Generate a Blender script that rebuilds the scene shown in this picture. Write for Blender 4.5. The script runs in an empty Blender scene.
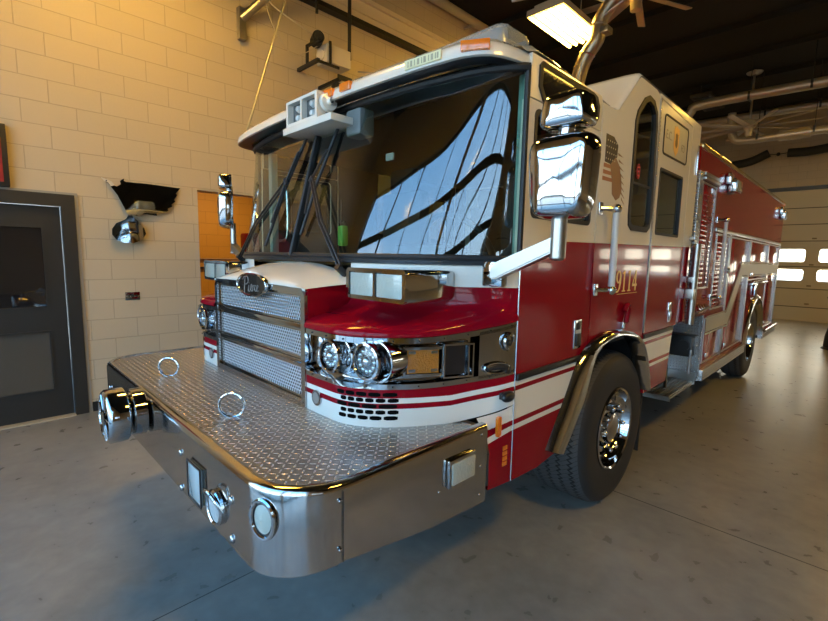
import bpy, bmesh, math, random
from mathutils import Vector, Matrix
from mathutils.geometry import tessellate_polygon
random.seed(4)
PI = math.pi
SC = bpy.context.scene
COL = SC.collection
OFF = {}

# ------------------------------------------------------------------ objects
def tag(o, label=None, cat=None, group=None, kind=None):
    if label: o['label'] = label
    if cat: o['category'] = cat
    if group: o['group'] = group
    if kind: o['kind'] = kind
    return o

def empty(name, loc=(0, 0, 0), rz=0.0, parent=None):
    o = bpy.data.objects.new(name, None); COL.objects.link(o)
    o.empty_display_size = 0.2
    o.location = loc; o.rotation_euler = (0, 0, rz)
    o.parent = parent
    OFF[o.name] = Vector(loc)
    return o

def obj(name, bm, mats, parent=None, smooth=40):
    """bm is in world coordinates; children sit at their parent's origin"""
    off = OFF[parent.name] if parent is not None else Vector((0, 0, 0))
    bmesh.ops.remove_doubles(bm, verts=bm.verts, dist=1e-6)
    if off.length: bmesh.ops.translate(bm, verts=bm.verts, vec=-off)
    me = bpy.data.meshes.new(name)
    bm.to_mesh(me); bm.free()
    if not isinstance(mats, (list, tuple)): mats = [mats]
    for m in mats: me.materials.append(m)
    if smooth:
        me.polygons.foreach_set('use_smooth', [True] * len(me.polygons))
        me.set_sharp_from_angle(angle=math.radians(smooth))
    o = bpy.data.objects.new(name, me); COL.objects.link(o)
    o.parent = parent
    OFF[o.name] = off.copy()
    return o

def kids(o): return [c for c in bpy.data.objects if c.parent == o]
def copy_tree(o, parent=None, loc=None, rot=None, **props):
    c = o.copy(); COL.objects.link(c); c.parent = parent
    if loc is not None: c.location = loc
    if rot is not None: c.rotation_euler = rot
    OFF[c.name] = OFF.get(o.name, Vector((0, 0, 0))).copy()
    for k, v in props.items(): c[k] = v
    for ch in kids(o): copy_tree(ch, c)
    return c

# ------------------------------------------------------------------ shapes
def new(): return bmesh.new()
def merge(bm, t):
    me = bpy.data.meshes.new('tmp'); t.to_mesh(me); t.free()
    bm.from_mesh(me); bpy.data.meshes.remove(me)

def setmi(t, mi):
    for f in t.faces: f.material_index = mi

def bx(bm, x0, x1, y0, y1, z0, z1, bev=0.0, mi=0, seg=2, M=None):
    t = bmesh.new()
    bmesh.ops.create_cube(t, size=1)
    bmesh.ops.scale(t, vec=(abs(x1-x0), abs(y1-y0), abs(z1-z0)), verts=t.verts)
    bmesh.ops.translate(t, vec=((x0+x1)/2, (y0+y1)/2, (z0+z1)/2), verts=t.verts)
    if bev: bmesh.ops.bevel(t, geom=t.edges[:], offset=bev, segments=seg, affect='EDGES', profile=0.6)
    setmi(t, mi)
    if M is not None: bmesh.ops.transform(t, matrix=M, verts=t.verts)
    merge(bm, t); return bm

def frame_to(d):
    d = Vector(d).normalized()
    return d.to_track_quat('Z', 'Y').to_matrix().to_4x4()

def cyl(bm, p0, p1, r0, r1=None, seg=24, mi=0, caps=True):
    p0, p1 = Vector(p0), Vector(p1)
    r1 = r0 if r1 is None else r1
    d = p1 - p0
    t = bmesh.new()
    bmesh.ops.create_cone(t, cap_ends=caps, segments=seg, radius1=r0, radius2=r1, depth=d.length)
    bmesh.ops.transform(t, matrix=Matrix.Translation((p0+p1)/2) @ frame_to(d), verts=t.verts)
    setmi(t, mi); merge(bm, t); return bm

def sph(bm, c, r, mi=0, sc=(1, 1, 1), u=20, v=12):
    t = bmesh.new()
    bmesh.ops.create_uvsphere(t, u_segments=u, v_segments=v, radius=r)
    bmesh.ops.scale(t, vec=sc, verts=t.verts)
    bmesh.ops.translate(t, vec=c, verts=t.verts)
    setmi(t, mi); merge(bm, t); return bm

def catmull(pts, n=6, closed=False):
    P = [Vector(p) for p in pts]; out = []
    N = len(P)
    rng = range(N) if closed else range(N-1)
    for i in rng:
        if closed: a, b, c, d = P[i-1], P[i], P[(i+1) % N], P[(i+2) % N]
        else: a, b, c, d = P[max(i-1, 0)], P[i], P[i+1], P[min(i+2, N-1)]
        for k in range(n):
            t = k/n
            out.append(0.5*((2*b) + (c-a)*t + (2*a-5*b+4*c-d)*t*t + (3*b-a-3*c+d)*t**3))
    if not closed: out.append(P[-1])
    return out

def tube(bm, pts, r, seg=10, mi=0, smooth=0, closed=False, flat=None):
    P = catmull(pts, smooth, closed) if smooth else [Vector(p) for p in pts]
    n = len(P); rings = []
    up = None
    for i, p in enumerate(P):
        if closed: d = (P[(i+1) % n]-P[i-1]).normalized()
        else: d = (P[min(i+1, n-1)]-P[max(i-1, 0)]).normalized()
        if up is None:
            up = Vector((0, 0, 1)) if abs(d.z) < 0.9 else Vector((1, 0, 0))
        s = d.cross(up).normalized(); up = s.cross(d).normalized()
        rr = r[i] if isinstance(r, (list, tuple)) else r
        ring = []
        for k in range(seg):
            a = 2*PI*k/seg
            f1, f2 = (1, 1) if flat is None else flat
            ring.append(bm.verts.new(p + s*math.cos(a)*rr*f1 + up*math.sin(a)*rr*f2))
        rings.append(ring)
    m = n if closed else n-1
    for i in range(m):
        A, B = rings[i], rings[(i+1) % n]
        for k in range(seg):
            f = bm.faces.new((A[k], A[(k+1) % seg], B[(k+1) % seg], B[k])); f.material_index = mi
    if not closed:
        f = bm.faces.new(rings[0][::-1]); f.material_index = mi
        f = bm.faces.new(rings[-1]); f.material_index = mi
    return bm

def loft(bm, rings, mi=0, closed=False, capa=False, capb=False, flip=False):
    V = [[bm.verts.new(p) for p in r] for r in rings]
    n = len(V[0])
    for i in range(len(V)-1):
        for k in range(n if closed else n-1):
            q = (V[i][k], V[i][(k+1) % n], V[i+1][(k+1) % n], V[i+1][k])
            if flip: q = q[::-1]
            try:
                f = bm.faces.new(q)
                f.material_index = mi if not callable(mi) else mi(i, k)
            except ValueError: pass
    if capa: f = bm.faces.new(V[0][::-1]); f.material_index = mi if not callable(mi) else 0
    if capb: f = bm.faces.new(V[-1]); f.material_index = mi if not callable(mi) else 0
    return bm

def lathe(bm, prof, c, axis, seg=48, mi=0, close=False):
    """prof: (radius, height along axis)"""
    M = Matrix.Translation(c) @ frame_to(axis)
    rings = []
    for r, h in prof:
        rings.append([M @ Vector((r*math.cos(2*PI*k/seg), r*math.sin(2*PI*k/seg), h)) for k in range(seg)])
    t = bmesh.new()
    loft(t, rings, mi, closed=True)
    bmesh.ops.remove_doubles(t, verts=t.verts, dist=1e-5)
    bmesh.ops.recalc_face_normals(t, faces=t.faces)
    merge(bm, t); return bm

def plate(bm, outer, holes=(), plane='x', d0=0.0, d1=0.02, mi=0, mib=None, mie=None):
    """polygon with holes extruded from d0 to d1 along plane axis. plane x: (y,z); y: (x,z); z: (x,y)"""
    def P(u, v, d):
        return {'x': (d, u, v), 'y': (u, d, v), 'z': (u, v, d)}[plane]
    loops = [list(outer)] + [list(h) for h in holes]
    tri = tessellate_polygon([[Vector((u, v, 0)) for u, v in l] for l in loops])
    t = bmesh.new()
    flat = [p for l in loops for p in l]
    A = [t.verts.new(P(u, v, d0)) for u, v in flat]
    B = [t.verts.new(P(u, v, d1)) for u, v in flat]
    for a in tri:
        try:
            f = t.faces.new([A[i] for i in a]); f.material_index = mi
            f = t.faces.new([B[i] for i in a][::-1]); f.material_index = mi if mib is None else mib
        except ValueError: pass
    k = 0
    for l in loops:
        n = len(l)
        for i in range(n):
            f = t.faces.new((A[k+i], A[k+(i+1) % n], B[k+(i+1) % n], B[k+i])); f.material_index = mi if mie is None else mie
        k += n
    bmesh.ops.recalc_face_normals(t, faces=t.faces)
    merge(bm, t); return bm

def rrect(u0, u1, v0, v1, r, n=5):
    out = []
    for cu, cv, a0 in ((u1-r, v1-r, 0), (u0+r, v1-r, PI/2), (u0+r, v0+r, PI), (u1-r, v0+r, 1.5*PI)):
        for k in range(n+1):
            a = a0 + PI/2*k/n
            out.append((cu+r*math.cos(a), cv+r*math.sin(a)))
    return out

def ring_frame(bm, u0, u1, v0, v1, r, w, plane, d0, d1, mi=0):
    plate(bm, rrect(u0-w, u1+w, v0-w, v1+w, r+w), [rrect(u0, u1, v0, v1, r)], plane, d0, d1, mi)

def text_mesh(bm, s, size, M, depth=0.004, mi=0, align='CENTER'):
    cu = bpy.data.curves.new('t', 'FONT'); cu.body = s; cu.size = size
    cu.extrude = depth; cu.align_x = align; cu.align_y = 'CENTER'
    o = bpy.data.objects.new('t', cu); COL.objects.link(o)
    dg = bpy.context.evaluated_depsgraph_get()
    me = bpy.data.meshes.new_from_object(o.evaluated_get(dg))
    me.transform(M)
    n = len(bm.faces); bm.from_mesh(me)
    bm.faces.ensure_lookup_table()
    for f in bm.faces[n:]: f.material_index = mi
    bpy.data.objects.remove(o); bpy.data.curves.remove(cu); bpy.data.meshes.remove(me)

# ------------------------------------------------------------------ materials
def mat(name, col, rough=0.5, metal=0.0, coat=0.0, emis=None, estr=0, spec=None, bump=None, var=None, aniso=0):
    m = bpy.data.materials.new(name); m.use_nodes = True
    nt = m.node_tree; b = nt.nodes['Principled BSDF']
    b.inputs['Base Color'].default_value = (*col, 1)
    b.inputs['Roughness'].default_value = rough
    b.inputs['Metallic'].default_value = metal
    if coat:
        b.inputs['Coat Weight'].default_value = coat; b.inputs['Coat Roughness'].default_value = 0.03
    if spec is not None: b.inputs['Specular IOR Level'].default_value = spec
    if emis:
        b.inputs['Emission Color'].default_value = (*emis, 1); b.inputs['Emission Strength'].default_value = estr
    if var:   # (scale, amount) mottling of the base colour
        tc = nt.nodes.new('ShaderNodeTexCoord')
        n = nt.nodes.new('ShaderNodeTexNoise'); n.inputs['Scale'].default_value = var[0]; n.inputs['Detail'].default_value = 5
        nt.links.new(tc.outputs['Object'], n.inputs['Vector'])
        r = nt.nodes.new('ShaderNodeMapRange')
        r.inputs['From Min'].default_value = 0.3; r.inputs['From Max'].default_value = 0.7
        r.inputs['To Min'].default_value = 1-var[1]; r.inputs['To Max'].default_value = 1+var[1]
        nt.links.new(n.outputs['Fac'], r.inputs['Value'])
        mx = nt.nodes.new('ShaderNodeVectorMath'); mx.operation = 'SCALE'
        mx.inputs[0].default_value = col
        nt.links.new(r.outputs['Result'], mx.inputs['Scale'])
        nt.links.new(mx.outputs[0], b.inputs['Base Color'])
    if bump:  # (scale, strength, distance)
        tc = nt.nodes.new('ShaderNodeTexCoord')
        n = nt.nodes.new('ShaderNodeTexNoise'); n.inputs['Scale'].default_value = bump[0]; n.inputs['Detail'].default_value = 4
        nt.links.new(tc.outputs['Object'], n.inputs['Vector'])
        bp = nt.nodes.new('ShaderNodeBump'); bp.inputs['Strength'].default_value = bump[1]; bp.inputs['Distance'].default_value = bump[2]
        nt.links.new(n.outputs['Fac'], bp.inputs['Height']); nt.links.new(bp.outputs[0], b.inputs['Normal'])
    return m

class NB:
    """small node builder for scalar maths"""
    def __init__(s, m): s.nt = m.node_tree
    def n(s, t): return s.nt.nodes.new(t)
    def l(s, a, b): s.nt.links.new(a, b)
    def m(s, op, a, b=None, c=None, clamp=False):
        x = s.n('ShaderNodeMath'); x.operation = op; x.use_clamp = clamp
        for i, v in enumerate((a, b, c)):
            if v is None: continue
            if isinstance(v, (int, float)): x.inputs[i].default_value = v
            else: s.l(v, x.inputs[i])
        return x.outputs[0]
    def xyz(s, coord='Object'):
        tc = s.n('ShaderNodeTexCoord'); sp = s.n('ShaderNodeSeparateXYZ')
        s.l(tc.outputs[coord], sp.inputs[0]); s.tc = tc
        return sp.outputs
    def band(s, v, a, b): return s.m('MULTIPLY', s.m('GREATER_THAN', v, a), s.m('LESS_THAN', v, b))
    def mix(s, f, a, b):
        x = s.n('ShaderNodeMix'); x.data_type = 'RGBA'
        if isinstance(f, (int, float)): x.inputs[0].default_value = f
        else: s.l(f, x.inputs[0])
        for i, v in ((6, a), (7, b)):
            if isinstance(v, tuple): x.inputs[i].default_value = (*v, 1)
            else: s.l(v, x.inputs[i])
        return x.outputs[2]

RED = (0.27, 0.003, 0.012); WHITE = (0.83, 0.80, 0.72); 
red = mat('red_paint', RED, 0.12, coat=.32, spec=.08)
white = mat('white_paint', WHITE, 0.25, coat=1)
chrome = mat('chrome', (0.54, 0.55, 0.56), 0.06, 1)
chrome_w = mat('polished_aluminium', (0.66, 0.67, 0.69), 0.14, 1, bump=(9, 0.05, 0.01))
steel = mat('polished_stainless', (0.56, 0.545, 0.52), 0.11, 1, bump=(5, 0.10, 0.02))
brushed = mat('brushed_aluminium', (0.50, 0.48, 0.44), 0.33, 1)
tubewhite = mat('ribbed_white_grip', (0.72, 0.73, 0.72), 0.35, coat=.3)
blackplastic = mat('black_plastic', (0.02, 0.02, 0.022), 0.35)
rubber = mat('black_rubber', (0.012, 0.012, 0.013), 0.55)
hole_black = mat('opening_black', (.004, .004, .004), 1.0, spec=0.05)
darkmetal = mat('dark_metal', (0.05, 0.05, 0.05), 0.4, 0.8)
interior = mat('cab_interior', (0.035, 0.037, 0.04), 0.6)
seatmat = mat('seat_fabric', (0.035, 0.033, 0.032), 0.85)
teal = mat('pale_green_trim', (0.22, 0.42, 0.40), 0.45)
amber = mat('amber_lens', (0.40, 0.15, 0.008), 0.15, coat=1, bump=(140, .9, .006))
orange = mat('orange_marker', (0.85, 0.20, 0.01), 0.25, coat=1)
goldleaf = mat('gold_leaf', (0.85, 0.50, 0.10), 0.35, 0.1)
hose = mat('black_hose', (0.02, 0.02, 0.02), 0.6, bump=(60, 0.5, 0.01))

def glass_mat(name, tint, refl_ior=1.6, rough=0.0, minrefl=0.0):
    m = bpy.data.materials.new(name); m.use_nodes = True
    nt = m.node_tree; nt.nodes.clear(); b = NB(m)
    out = b.n('ShaderNodeOutputMaterial'); mx = b.n('ShaderNodeMixShader')
    tr = b.n('ShaderNodeBsdfTransparent'); tr.inputs[0].default_value = (*tint, 1)
    gl = b.n('ShaderNodeBsdfGlossy'); gl.inputs['Roughness'].default_value = rough
    gl.inputs['Color'].default_value = (0.95, 0.97, 1, 1)
    fr = b.n('ShaderNodeFresnel'); fr.inputs[0].default_value = refl_ior
    geo = b.n('ShaderNodeNewGeometry')
    # same reflectance from both sides of the sheet
    vm = b.n('ShaderNodeVectorMath'); vm.operation = 'DOT_PRODUCT'
    b.l(geo.outputs['Incoming'], vm.inputs[0]); b.l(geo.outputs['Normal'], vm.inputs[1])
    c = b.m('SUBTRACT', 1.0, b.m('ABSOLUTE', vm.outputs['Value']))
    p = b.m('POWER', c, 5.0)
    r0 = ((refl_ior-1)/(refl_ior+1))**2*1.9
    f = b.m('ADD', b.m('MULTIPLY', p, 1-r0), r0, clamp=True)
    b.l(f, mx.inputs[0]); b.l(tr.outputs[0], mx.inputs[1]); b.l(gl.outputs[0], mx.inputs[2])
    b.l(mx.outputs[0], out.inputs[0])
    return m
windshield_glass = glass_mat('windshield_glass', (0.66, 0.76, 0.68), 1.62)
side_glass = glass_mat('tinted_side_glass', (0.50, 0.53, 0.47), 1.7)
clear_glass = glass_mat('clear_glass', (0.86, 0.9, 0.9), 1.5)
lens = mat('clear_lens', (0.75, 0.80, 0.80), 0.12, 0.3, coat=1, bump=(90, .6, .01))
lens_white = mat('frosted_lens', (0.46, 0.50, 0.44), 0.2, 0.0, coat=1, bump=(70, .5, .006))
darkglass = mat('dark_glass', (0.012, 0.012, 0.014), 0.03, spec=0.9)

# diamond plate: lugs alternate +45 / -45 in a checkerboard
def diamond_mat(name, axes='xy', pitch=0.027, col=(0.86, 0.82, 0.79), rough=0.20):
    m = mat(name, col, rough, 1.0); b = NB(m); P = m.node_tree.nodes['Principled BSDF']
    o = b.xyz(); ax = {'x': o[0], 'y': o[1], 'z': o[2]}
    u0, v0 = ax[axes[0]], ax[axes[1]]
    s = 1/pitch
    u = b.m('MULTIPLY', b.m('ADD', u0, 50.0), s); v = b.m('MULTIPLY', b.m('ADD', v0, 50.0), s)
    cu = b.m('FLOOR', u); cv = b.m('FLOOR', v)
    fu = b.m('SUBTRACT', b.m('FRACT', u), 0.5); fv = b.m('SUBTRACT', b.m('FRACT', v), 0.5)
    par = b.m('SUBTRACT', b.m('MULTIPLY', b.m('MODULO', b.m('ADD', cu, cv), 2.0), 2.0), 1.0)
    a = b.m('ADD', fu, b.m('MULTIPLY', fv, par)); c = b.m('SUBTRACT', fu, b.m('MULTIPLY', fv, par))
    d = b.m('ADD', b.m('POWER', b.m('DIVIDE', a, 0.62), 2.0), b.m('POWER', b.m('DIVIDE', c, 0.20), 2.0))
    h = b.m('SUBTRACT', 1.0, d, clamp=True); h = b.m('POWER', h, 0.5)
    bp = b.n('ShaderNodeBump'); bp.inputs['Strength'].default_value = 0.9; bp.inputs['Distance'].default_value = 0.004
    b.l(h, bp.inputs['Height']); b.l(bp.outputs[0], P.inputs['Normal'])
    rg = b.m('ADD', b.m('MULTIPLY', h, -0.12), rough+0.12); b.l(rg, P.inputs['Roughness'])
    b.l(b.mix(h, tuple(x*0.50 for x in col), tuple(min(1, x*1.35) for x in col)), P.inputs['Base Color'])
    return m
treadplate_h = diamond_mat('diamond_plate_deck', 'xy')
treadplate_v = diamond_mat('diamond_plate_upright', 'xz')
treadplate_s = diamond_mat('diamond_plate_side', 'yz', col=(0.7, 0.7, 0.7))

# perforated grille mesh: rows of staggered holes
def perf_mat():
    m = mat('perforated_stainless', (0.62, 0.66, 0.70), 0.16, 1.0); b = NB(m); P = m.node_tree.nodes['Principled BSDF']
    o = b.xyz(); u = b.m('MULTIPLY', b.m('ADD', o[0], 20.0), 1/0.021); v = b.m('MULTIPLY', b.m('ADD', o[2], 20.0), 1/0.0165)
    row = b.m('MODULO', b.m('FLOOR', v), 2.0)
    fu = b.m('SUBTRACT', b.m('FRACT', b.m('ADD', u, b.m('MULTIPLY', row, 0.5))), 0.5); fv = b.m('SUBTRACT', b.m('FRACT', v), 0.5)
    d = b.m('SQRT', b.m('ADD', b.m('POWER', fu, 2.0), b.m('POWER', fv, 2.0)))
    hole = b.m('LESS_THAN', d, 0.33)
    b.l(b.mix(hole, (0.86, 0.90, 0.94), (0.03, 0.034, 0.04)), P.inputs['Base Color'])
    b.l(b.m('SUBTRACT', 1.0, hole), P.inputs['Metallic'])
    b.l(b.m('ADD', b.m('MULTIPLY', hole, 0.35), 0.30), P.inputs['Roughness'])
    h = b.m('MULTIPLY', b.m('SUBTRACT', d, 0.33, clamp=True), 6.0, clamp=True)
    bp = b.n('ShaderNodeBump'); bp.inputs['Strength'].default_value = 0.8; bp.inputs['Distance'].default_value = 0.004
    b.l(h, bp.inputs['Height']); b.l(bp.outputs[0], P.inputs['Normal'])
    return m
perforated = perf_mat()

# body livery: red / white with stripes, painted by height along the truck
def livery():
    m = mat('red_and_white_livery', RED, 0.12, coat=.32, spec=.08); b = NB(m); P = m.node_tree.nodes['Principled BSDF']
    o = b.xyz(); y, z = o[1], o[2]
    lift = b.m('MINIMUM', b.m('MULTIPLY', b.m('MAXIMUM', b.m('SUBTRACT', 1.73, y), 0.0), 0.12), .034)
    zz = b.m('ADD', z, lift)
    w = b.band(zz, 0.858, 0.882)
    w = b.m('ADD', w, b.band(zz, 0.907, 1.044))
    w = b.m('ADD', w, b.band(zz, 1.067, 1.090))
    front = b.m('LESS_THAN', y, 1.745)
    # the nose below the grille line is white down to its hem
    w = b.m('ADD', w, b.m('MULTIPLY', b.m('MULTIPLY', front, b.m('GREATER_THAN', z, 0.925)), b.band(zz, 0.850, 0.908)))
    wf = b.m('MULTIPLY', front, b.m('GREATER_THAN', z, 1.519))
    belt = b.m('ADD', 1.735, b.m('MULTIPLY', b.m('SUBTRACT', y, 1.9), 0.015))
    above = b.m('GREATER_THAN', z, belt)
    dy = b.m('SUBTRACT', y, 1.97); dz = b.m('SUBTRACT', z, 1.605)
    outc = b.m('GREATER_THAN', b.m('ADD', b.m('MULTIPLY', dy, dy), b.m('MULTIPLY', dz, dz)), 0.132**2)
    nose = b.m('MULTIPLY', b.m('MULTIPLY', b.m('LESS_THAN', y, 1.97), b.m('GREATER_THAN', z, 1.63)), outc)
    ws = b.m('MULTIPLY', b.m('SUBTRACT', 1.0, front), b.m('MAXIMUM', above, nose))
    w = b.m('MINIMUM', b.m('ADD', b.m('ADD', w, wf), ws), 1.0)
    b.l(b.mix(w, RED, WHITE), P.inputs['Base Color'])
    return m
paint = livery()
# ================================================================== THE TRUCK
truck = empty('fire_truck', (0, 0, 0))
tag(truck, 'red and white fire truck parked in the bay with a wide polished front bumper', 'fire truck')
X = 1.242

def lerp(a, b, t): return a+(b-a)*t
def prof_y(P, x):
    x = abs(x)
    for (a, b), (c, d) in zip(P, P[1:]):
        if x <= c: return b+(d-b)*(x-a)/(c-a)
    return P[-1][1]
def resample(P, n):
    """n points equally spaced by arc length on a smoothed polyline"""
    Q = [Vector((a, b, 0)) for a, b in P]
    Q = catmull(Q, 8)
    L = [0]
    for a, b in zip(Q, Q[1:]): L.append(L[-1]+(b-a).length)
    out = []; j = 0
    for i in range(n):
        s = L[-1]*i/(n-1)
        while j < len(L)-2 and L[j+1] < s: j += 1
        t = (s-L[j])/max(L[j+1]-L[j], 1e-9)
        p = Q[j].lerp(Q[j+1], min(max(t, 0), 1)); out.append((p.x, p.y))
    return out
def slathe(bm, prof, c, axis, seg=48, mi=0, hr=1):
    return lathe(bm, [(a*hr, b) for a, b in prof], c, axis, seg, mi)
PA = [(.53, 1.09), (.66, 1.09), (.80, 1.10), (.92, 1.165), (1.015, 1.275), (1.095, 1.41), (1.165, 1.56), (1.215, 1.66), (1.242, 1.74)]
PBm = [(x+.003, y-.004) for x, y in PA[:-1]]+[PA[-1]]
PW = [(.53, 1.345), (.75, 1.395), (.9, 1.45), (1.0, 1.505), (1.1, 1.59), (1.17, 1.655), (1.215, 1.705), (1.236, 1.73), (1.242, 1.745)]
WB = [(0, 1.32), (.3, 1.325), (.53, 1.345), (.75, 1.395), (.9, 1.45), (1.0, 1.505), (1.1, 1.59), (1.17, 1.655), (1.215, 1.705), (1.242, 1.745)]
WT = [(0, 1.545), (.3, 1.548), (.5, 1.555), (.75, 1.575), (.9, 1.60), (1.05, 1.63), (1.15, 1.67), (1.21, 1.71), (1.242, 1.748)]
NP = 40
RA, RB, RW = resample(PA, NP), resample(PBm, NP), resample(PW, NP)
def inset(P, d):
    out = []
    for i, (x, y) in enumerate(P):
        a, b = P[max(i-1, 0)], P[min(i+1, len(P)-1)]
        t = Vector((b[0]-a[0], b[1]-a[1], 0)).normalized()
        out.append((x - t.y*d, y + t.x*d))
    return out
def pt(P, s, z): return [(s*x, y, z(i) if callable(z) else z) for i, (x, y) in enumerate(P)]
fu = lambda i: max(0, (i/(NP-1)-.55)/.45)**1.5
tz = lambda i: 1.313+.055*fu(i)
bz = lambda i: 1.095+.032*fu(i)     # top of the lamp band rises a little to the side
for s in (1, -1):
    # lower fascia
    bm = new()
    hem = lambda i: .926+.056*fu(i)**1.5
    loft(bm, [pt(inset(RA, .02), s, lambda i: hem(i)+.006), pt(RA, s, hem), pt(RA, s, bz), pt(inset(RA, .03), s, lambda i: bz(i)+.005)], flip=s < 0)
    fascia = obj('front_fascia', bm, paint, truck)
    # vent slots (dark recesses) in the fascia
    for r in range(5):
        z0 = 1.072-r*0.0255
        lens_ = [3, 3, 3, 3, 5][r] if 0 else 6
        bm = new(); off = (0, .02, 0, .02, .01)[r]
        n = (5, 6, 4, 6, 5)[r]
        a0, a1 = .768+off*1.0, .995+off*.2
        for k in range(n):
            xa = lerp(a0, a1, k/n)+.003; xb = lerp(a0, a1, (k+1)/n)-.003
            ra, rb = [], []
            m = 5
            rings = []
            for q in range(m):
                xx = lerp(xa, xb, q/(m-1)); yy = prof_y([(a, b) for a, b in RA], xx)-.0015
                hh = .0092 if 0 < q < m-1 else .006
                rings.append([(s*xx, yy, z0-hh-.033*(xx-.79)*0), (s*xx, yy, z0+hh)])
            loft(bm, rings, flip=s > 0)
        bmesh.ops.solidify(bm, geom=bm.faces[:], thickness=.004)
        v = obj('vent_slot', bm, hole_black, fascia, 0)
    # round badge
    bm = new(); cyl(bm, (s*.621, 1.092, 1.003), (s*.621, 1.082, 1.003), .036, seg=32)
    cyl(bm, (s*.621, 1.083, 1.003), (s*.621, 1.079, 1.003), .026, mi=1, seg=32)
    obj('round_badge', bm, [chrome, mat('badge_grey', (.35, .35, .34), .4, .5)], fascia)
    # lamp band: recessed tray with rails
    bm = new()
    I = inset(RB, .045)
    loft(bm, [pt(RB, s, bz), pt(RB, s, lambda i: bz(i)+.022), pt(inset(RB, .008), s, lambda i: bz(i)+.024), pt(I, s, lambda i: bz(i)+.03), pt(I, s, lambda i: tz(i)-.035), pt(inset(RB, .008), s, lambda i: tz(i)-.026), pt(RB, s, lambda i: tz(i)-.024), pt(RB, s, tz), pt(inset(RB, .03), s, lambda i: tz(i)+.004)], flip=s < 0)
    # side part of the band is a flush plate
    k0 = next(i for i, (x, y) in enumerate(RB) if y > 1.545)
    loft(bm, [[(s*x, y, bz(k0+i)+.01) for i, (x, y) in enumerate(RB[k0:])], [(s*x, y, tz(k0+i)-.01) for i, (x, y) in enumerate(RB[k0:])]], flip=s < 0)
    band = obj('headlight_bezel', bm, chrome, truck)
    # rivets on the rails
    for i in range(2, NP-1, 4):
        x, y = RB[i]
        for zz in (bz(i)+.012, tz(i)-.012):
            bm = new(); sph(bm, (s*x, y-.002, zz), .004, u=8, v=6); obj('rivet', bm, darkmetal, band)
    # headlamps
    for hx, hy, an, hr in ((.733, 1.108, .0, .80), (.915, 1.160, .10, .86)):
        n = Vector((s*math.sin(an), -math.cos(an), 0))
        c = Vector((s*hx, hy, 1.217))
        bm = new()
        slathe(bm, [(.083, -.03), (.092, .0), (.094, .02), (.090, .034), (.080, .036), (.077, .03)], c, n, 40, hr=hr)
        lamp = obj('headlamp', bm, chrome, truck)
        # bucket shroud behind
        bm = new(); slathe(bm, [(.085, -.06), (.092, -.02), (.085, .012)], c, n, 40, hr=hr)
        slathe(bm, [(.078, .012), (.0, .012)], c, n, 40, 1, hr=hr)
        # reflector facets
        for q in range(12):
            a = 2*PI*q/12
            r = .050*hr
            p = c+n*.017+Vector((math.cos(a)*r*math.cos(an), math.cos(a)*r*math.sin(an)*s, math.sin(a)*r))
            sph(bm, p, .014, 0, u=8, v=6)
        sph(bm, c+n*.016, .026, 0, u=12, v=8)
        obj('reflector', bm, [chrome, mat('reflector_grey', (.35, .38, .42), .25, .9)], lamp)
        bm = new(); slathe(bm, [(.078, .026), (.05, .034), (.0, .037)], c, n, 40, hr=hr)
        obj('lens', bm, clear_glass, lamp)
        # sculpted chrome housing beside the lamp
        bm = new(); slathe(bm, [(.100, -.10), (.098, -.02), (.100, -.005), (.094, -.004), (.093, -.06)], c+Vector((s*.035, .0, 0)), n, 40, hr=hr)
        obj('lamp_shroud', bm, chrome, band)
    # rounded chrome reflector bowls between lamps
    for hx, rr in ((.59, .045), (.64, .03), (.815, .03), (.985, .03)):
        bm = new(); sph(bm, (s*hx, prof_y(RB, hx)+.045, 1.18), rr, sc=(.8, .5, 1.2)); sph(bm, (s*hx, prof_y(RB, hx)+.045, 1.25), rr*.7, sc=(.8, .5, 1.2))
        obj('reflector_bowl', bm, chrome, band)
    # amber turn lamp on the corner, then a dark blank panel
    def on_band(yv, out=0.0):
        # point on profile at given y, returns (x,y), normal
        for (a, b), (c, d) in zip(RB, RB[1:]):
            if b <= yv <= d and d > b:
                t = (yv-b)/(d-b); p = Vector((a+(c-a)*t, yv, 0)); tt = Vector((c-a, d-b, 0)).normalized()
                nn = Vector((tt.y, -tt.x, 0)); return p+nn*out, nn, tt
    def corner_box(bm, ya, yb, z0, z1, o0, o1, mi=0, n=6, bev=0):
        ring = []
        fr, bk = [], []
        for q in range(n+1):
            p, nn, tt = on_band(lerp(ya, yb, q/n))
            a = p+nn*o1; b_ = p+nn*o0
            ring.append([(s*b_.x, b_.y, z0), (s*a.x, a.y, z0), (s*a.x, a.y, z1), (s*b_.x, b_.y, z1)])
        loft(bm, ring, mi, closed=True, capa=True, capb=True)
    bm = new(); corner_box(bm, 1.272, 1.392, 1.160, 1.262, -.03, -.010)
    ind = obj('indicator_lamp', bm, amber, truck, 30)
    bm = new()
    for zz in (1.146, 1.262): corner_box(bm, 1.262, 1.408, zz, zz+.012, -.03, -.002)
    for ya in (1.258, 1.402): corner_box(bm, ya, ya+.008, 1.146, 1.274, -.03, -.002, n=1)
    for zz in (1.166, 1.244):
        for ya in (1.278, 1.362): corner_box(bm, ya, ya+.024, zz, zz+.012, -.010, -.006, n=1)
    obj('indicator_frame', bm, chrome, ind, 30)
    bm = new(); corner_box(bm, 1.415, 1.520, 1.146, 1.272, -.03, -.012)
    dp = obj('blank_lamp_panel', bm, darkglass, truck, 30)
    bm = new()
    for zz in (1.134, 1.276): corner_box(bm, 1.410, 1.535, zz, zz+.007, -.03, .004)
    for ya in (1.408, 1.512, 1.532): corner_box(bm, ya, ya+.006, 1.134, 1.283, -.03, .004, n=1)
    obj('panel_frame', bm, chrome, dp, 30)
    # flush pull handle and ring near the door seam
    bm = new()
    oc = on_band(1.637, .006)[0]; od = on_band(1.637)[2]
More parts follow.
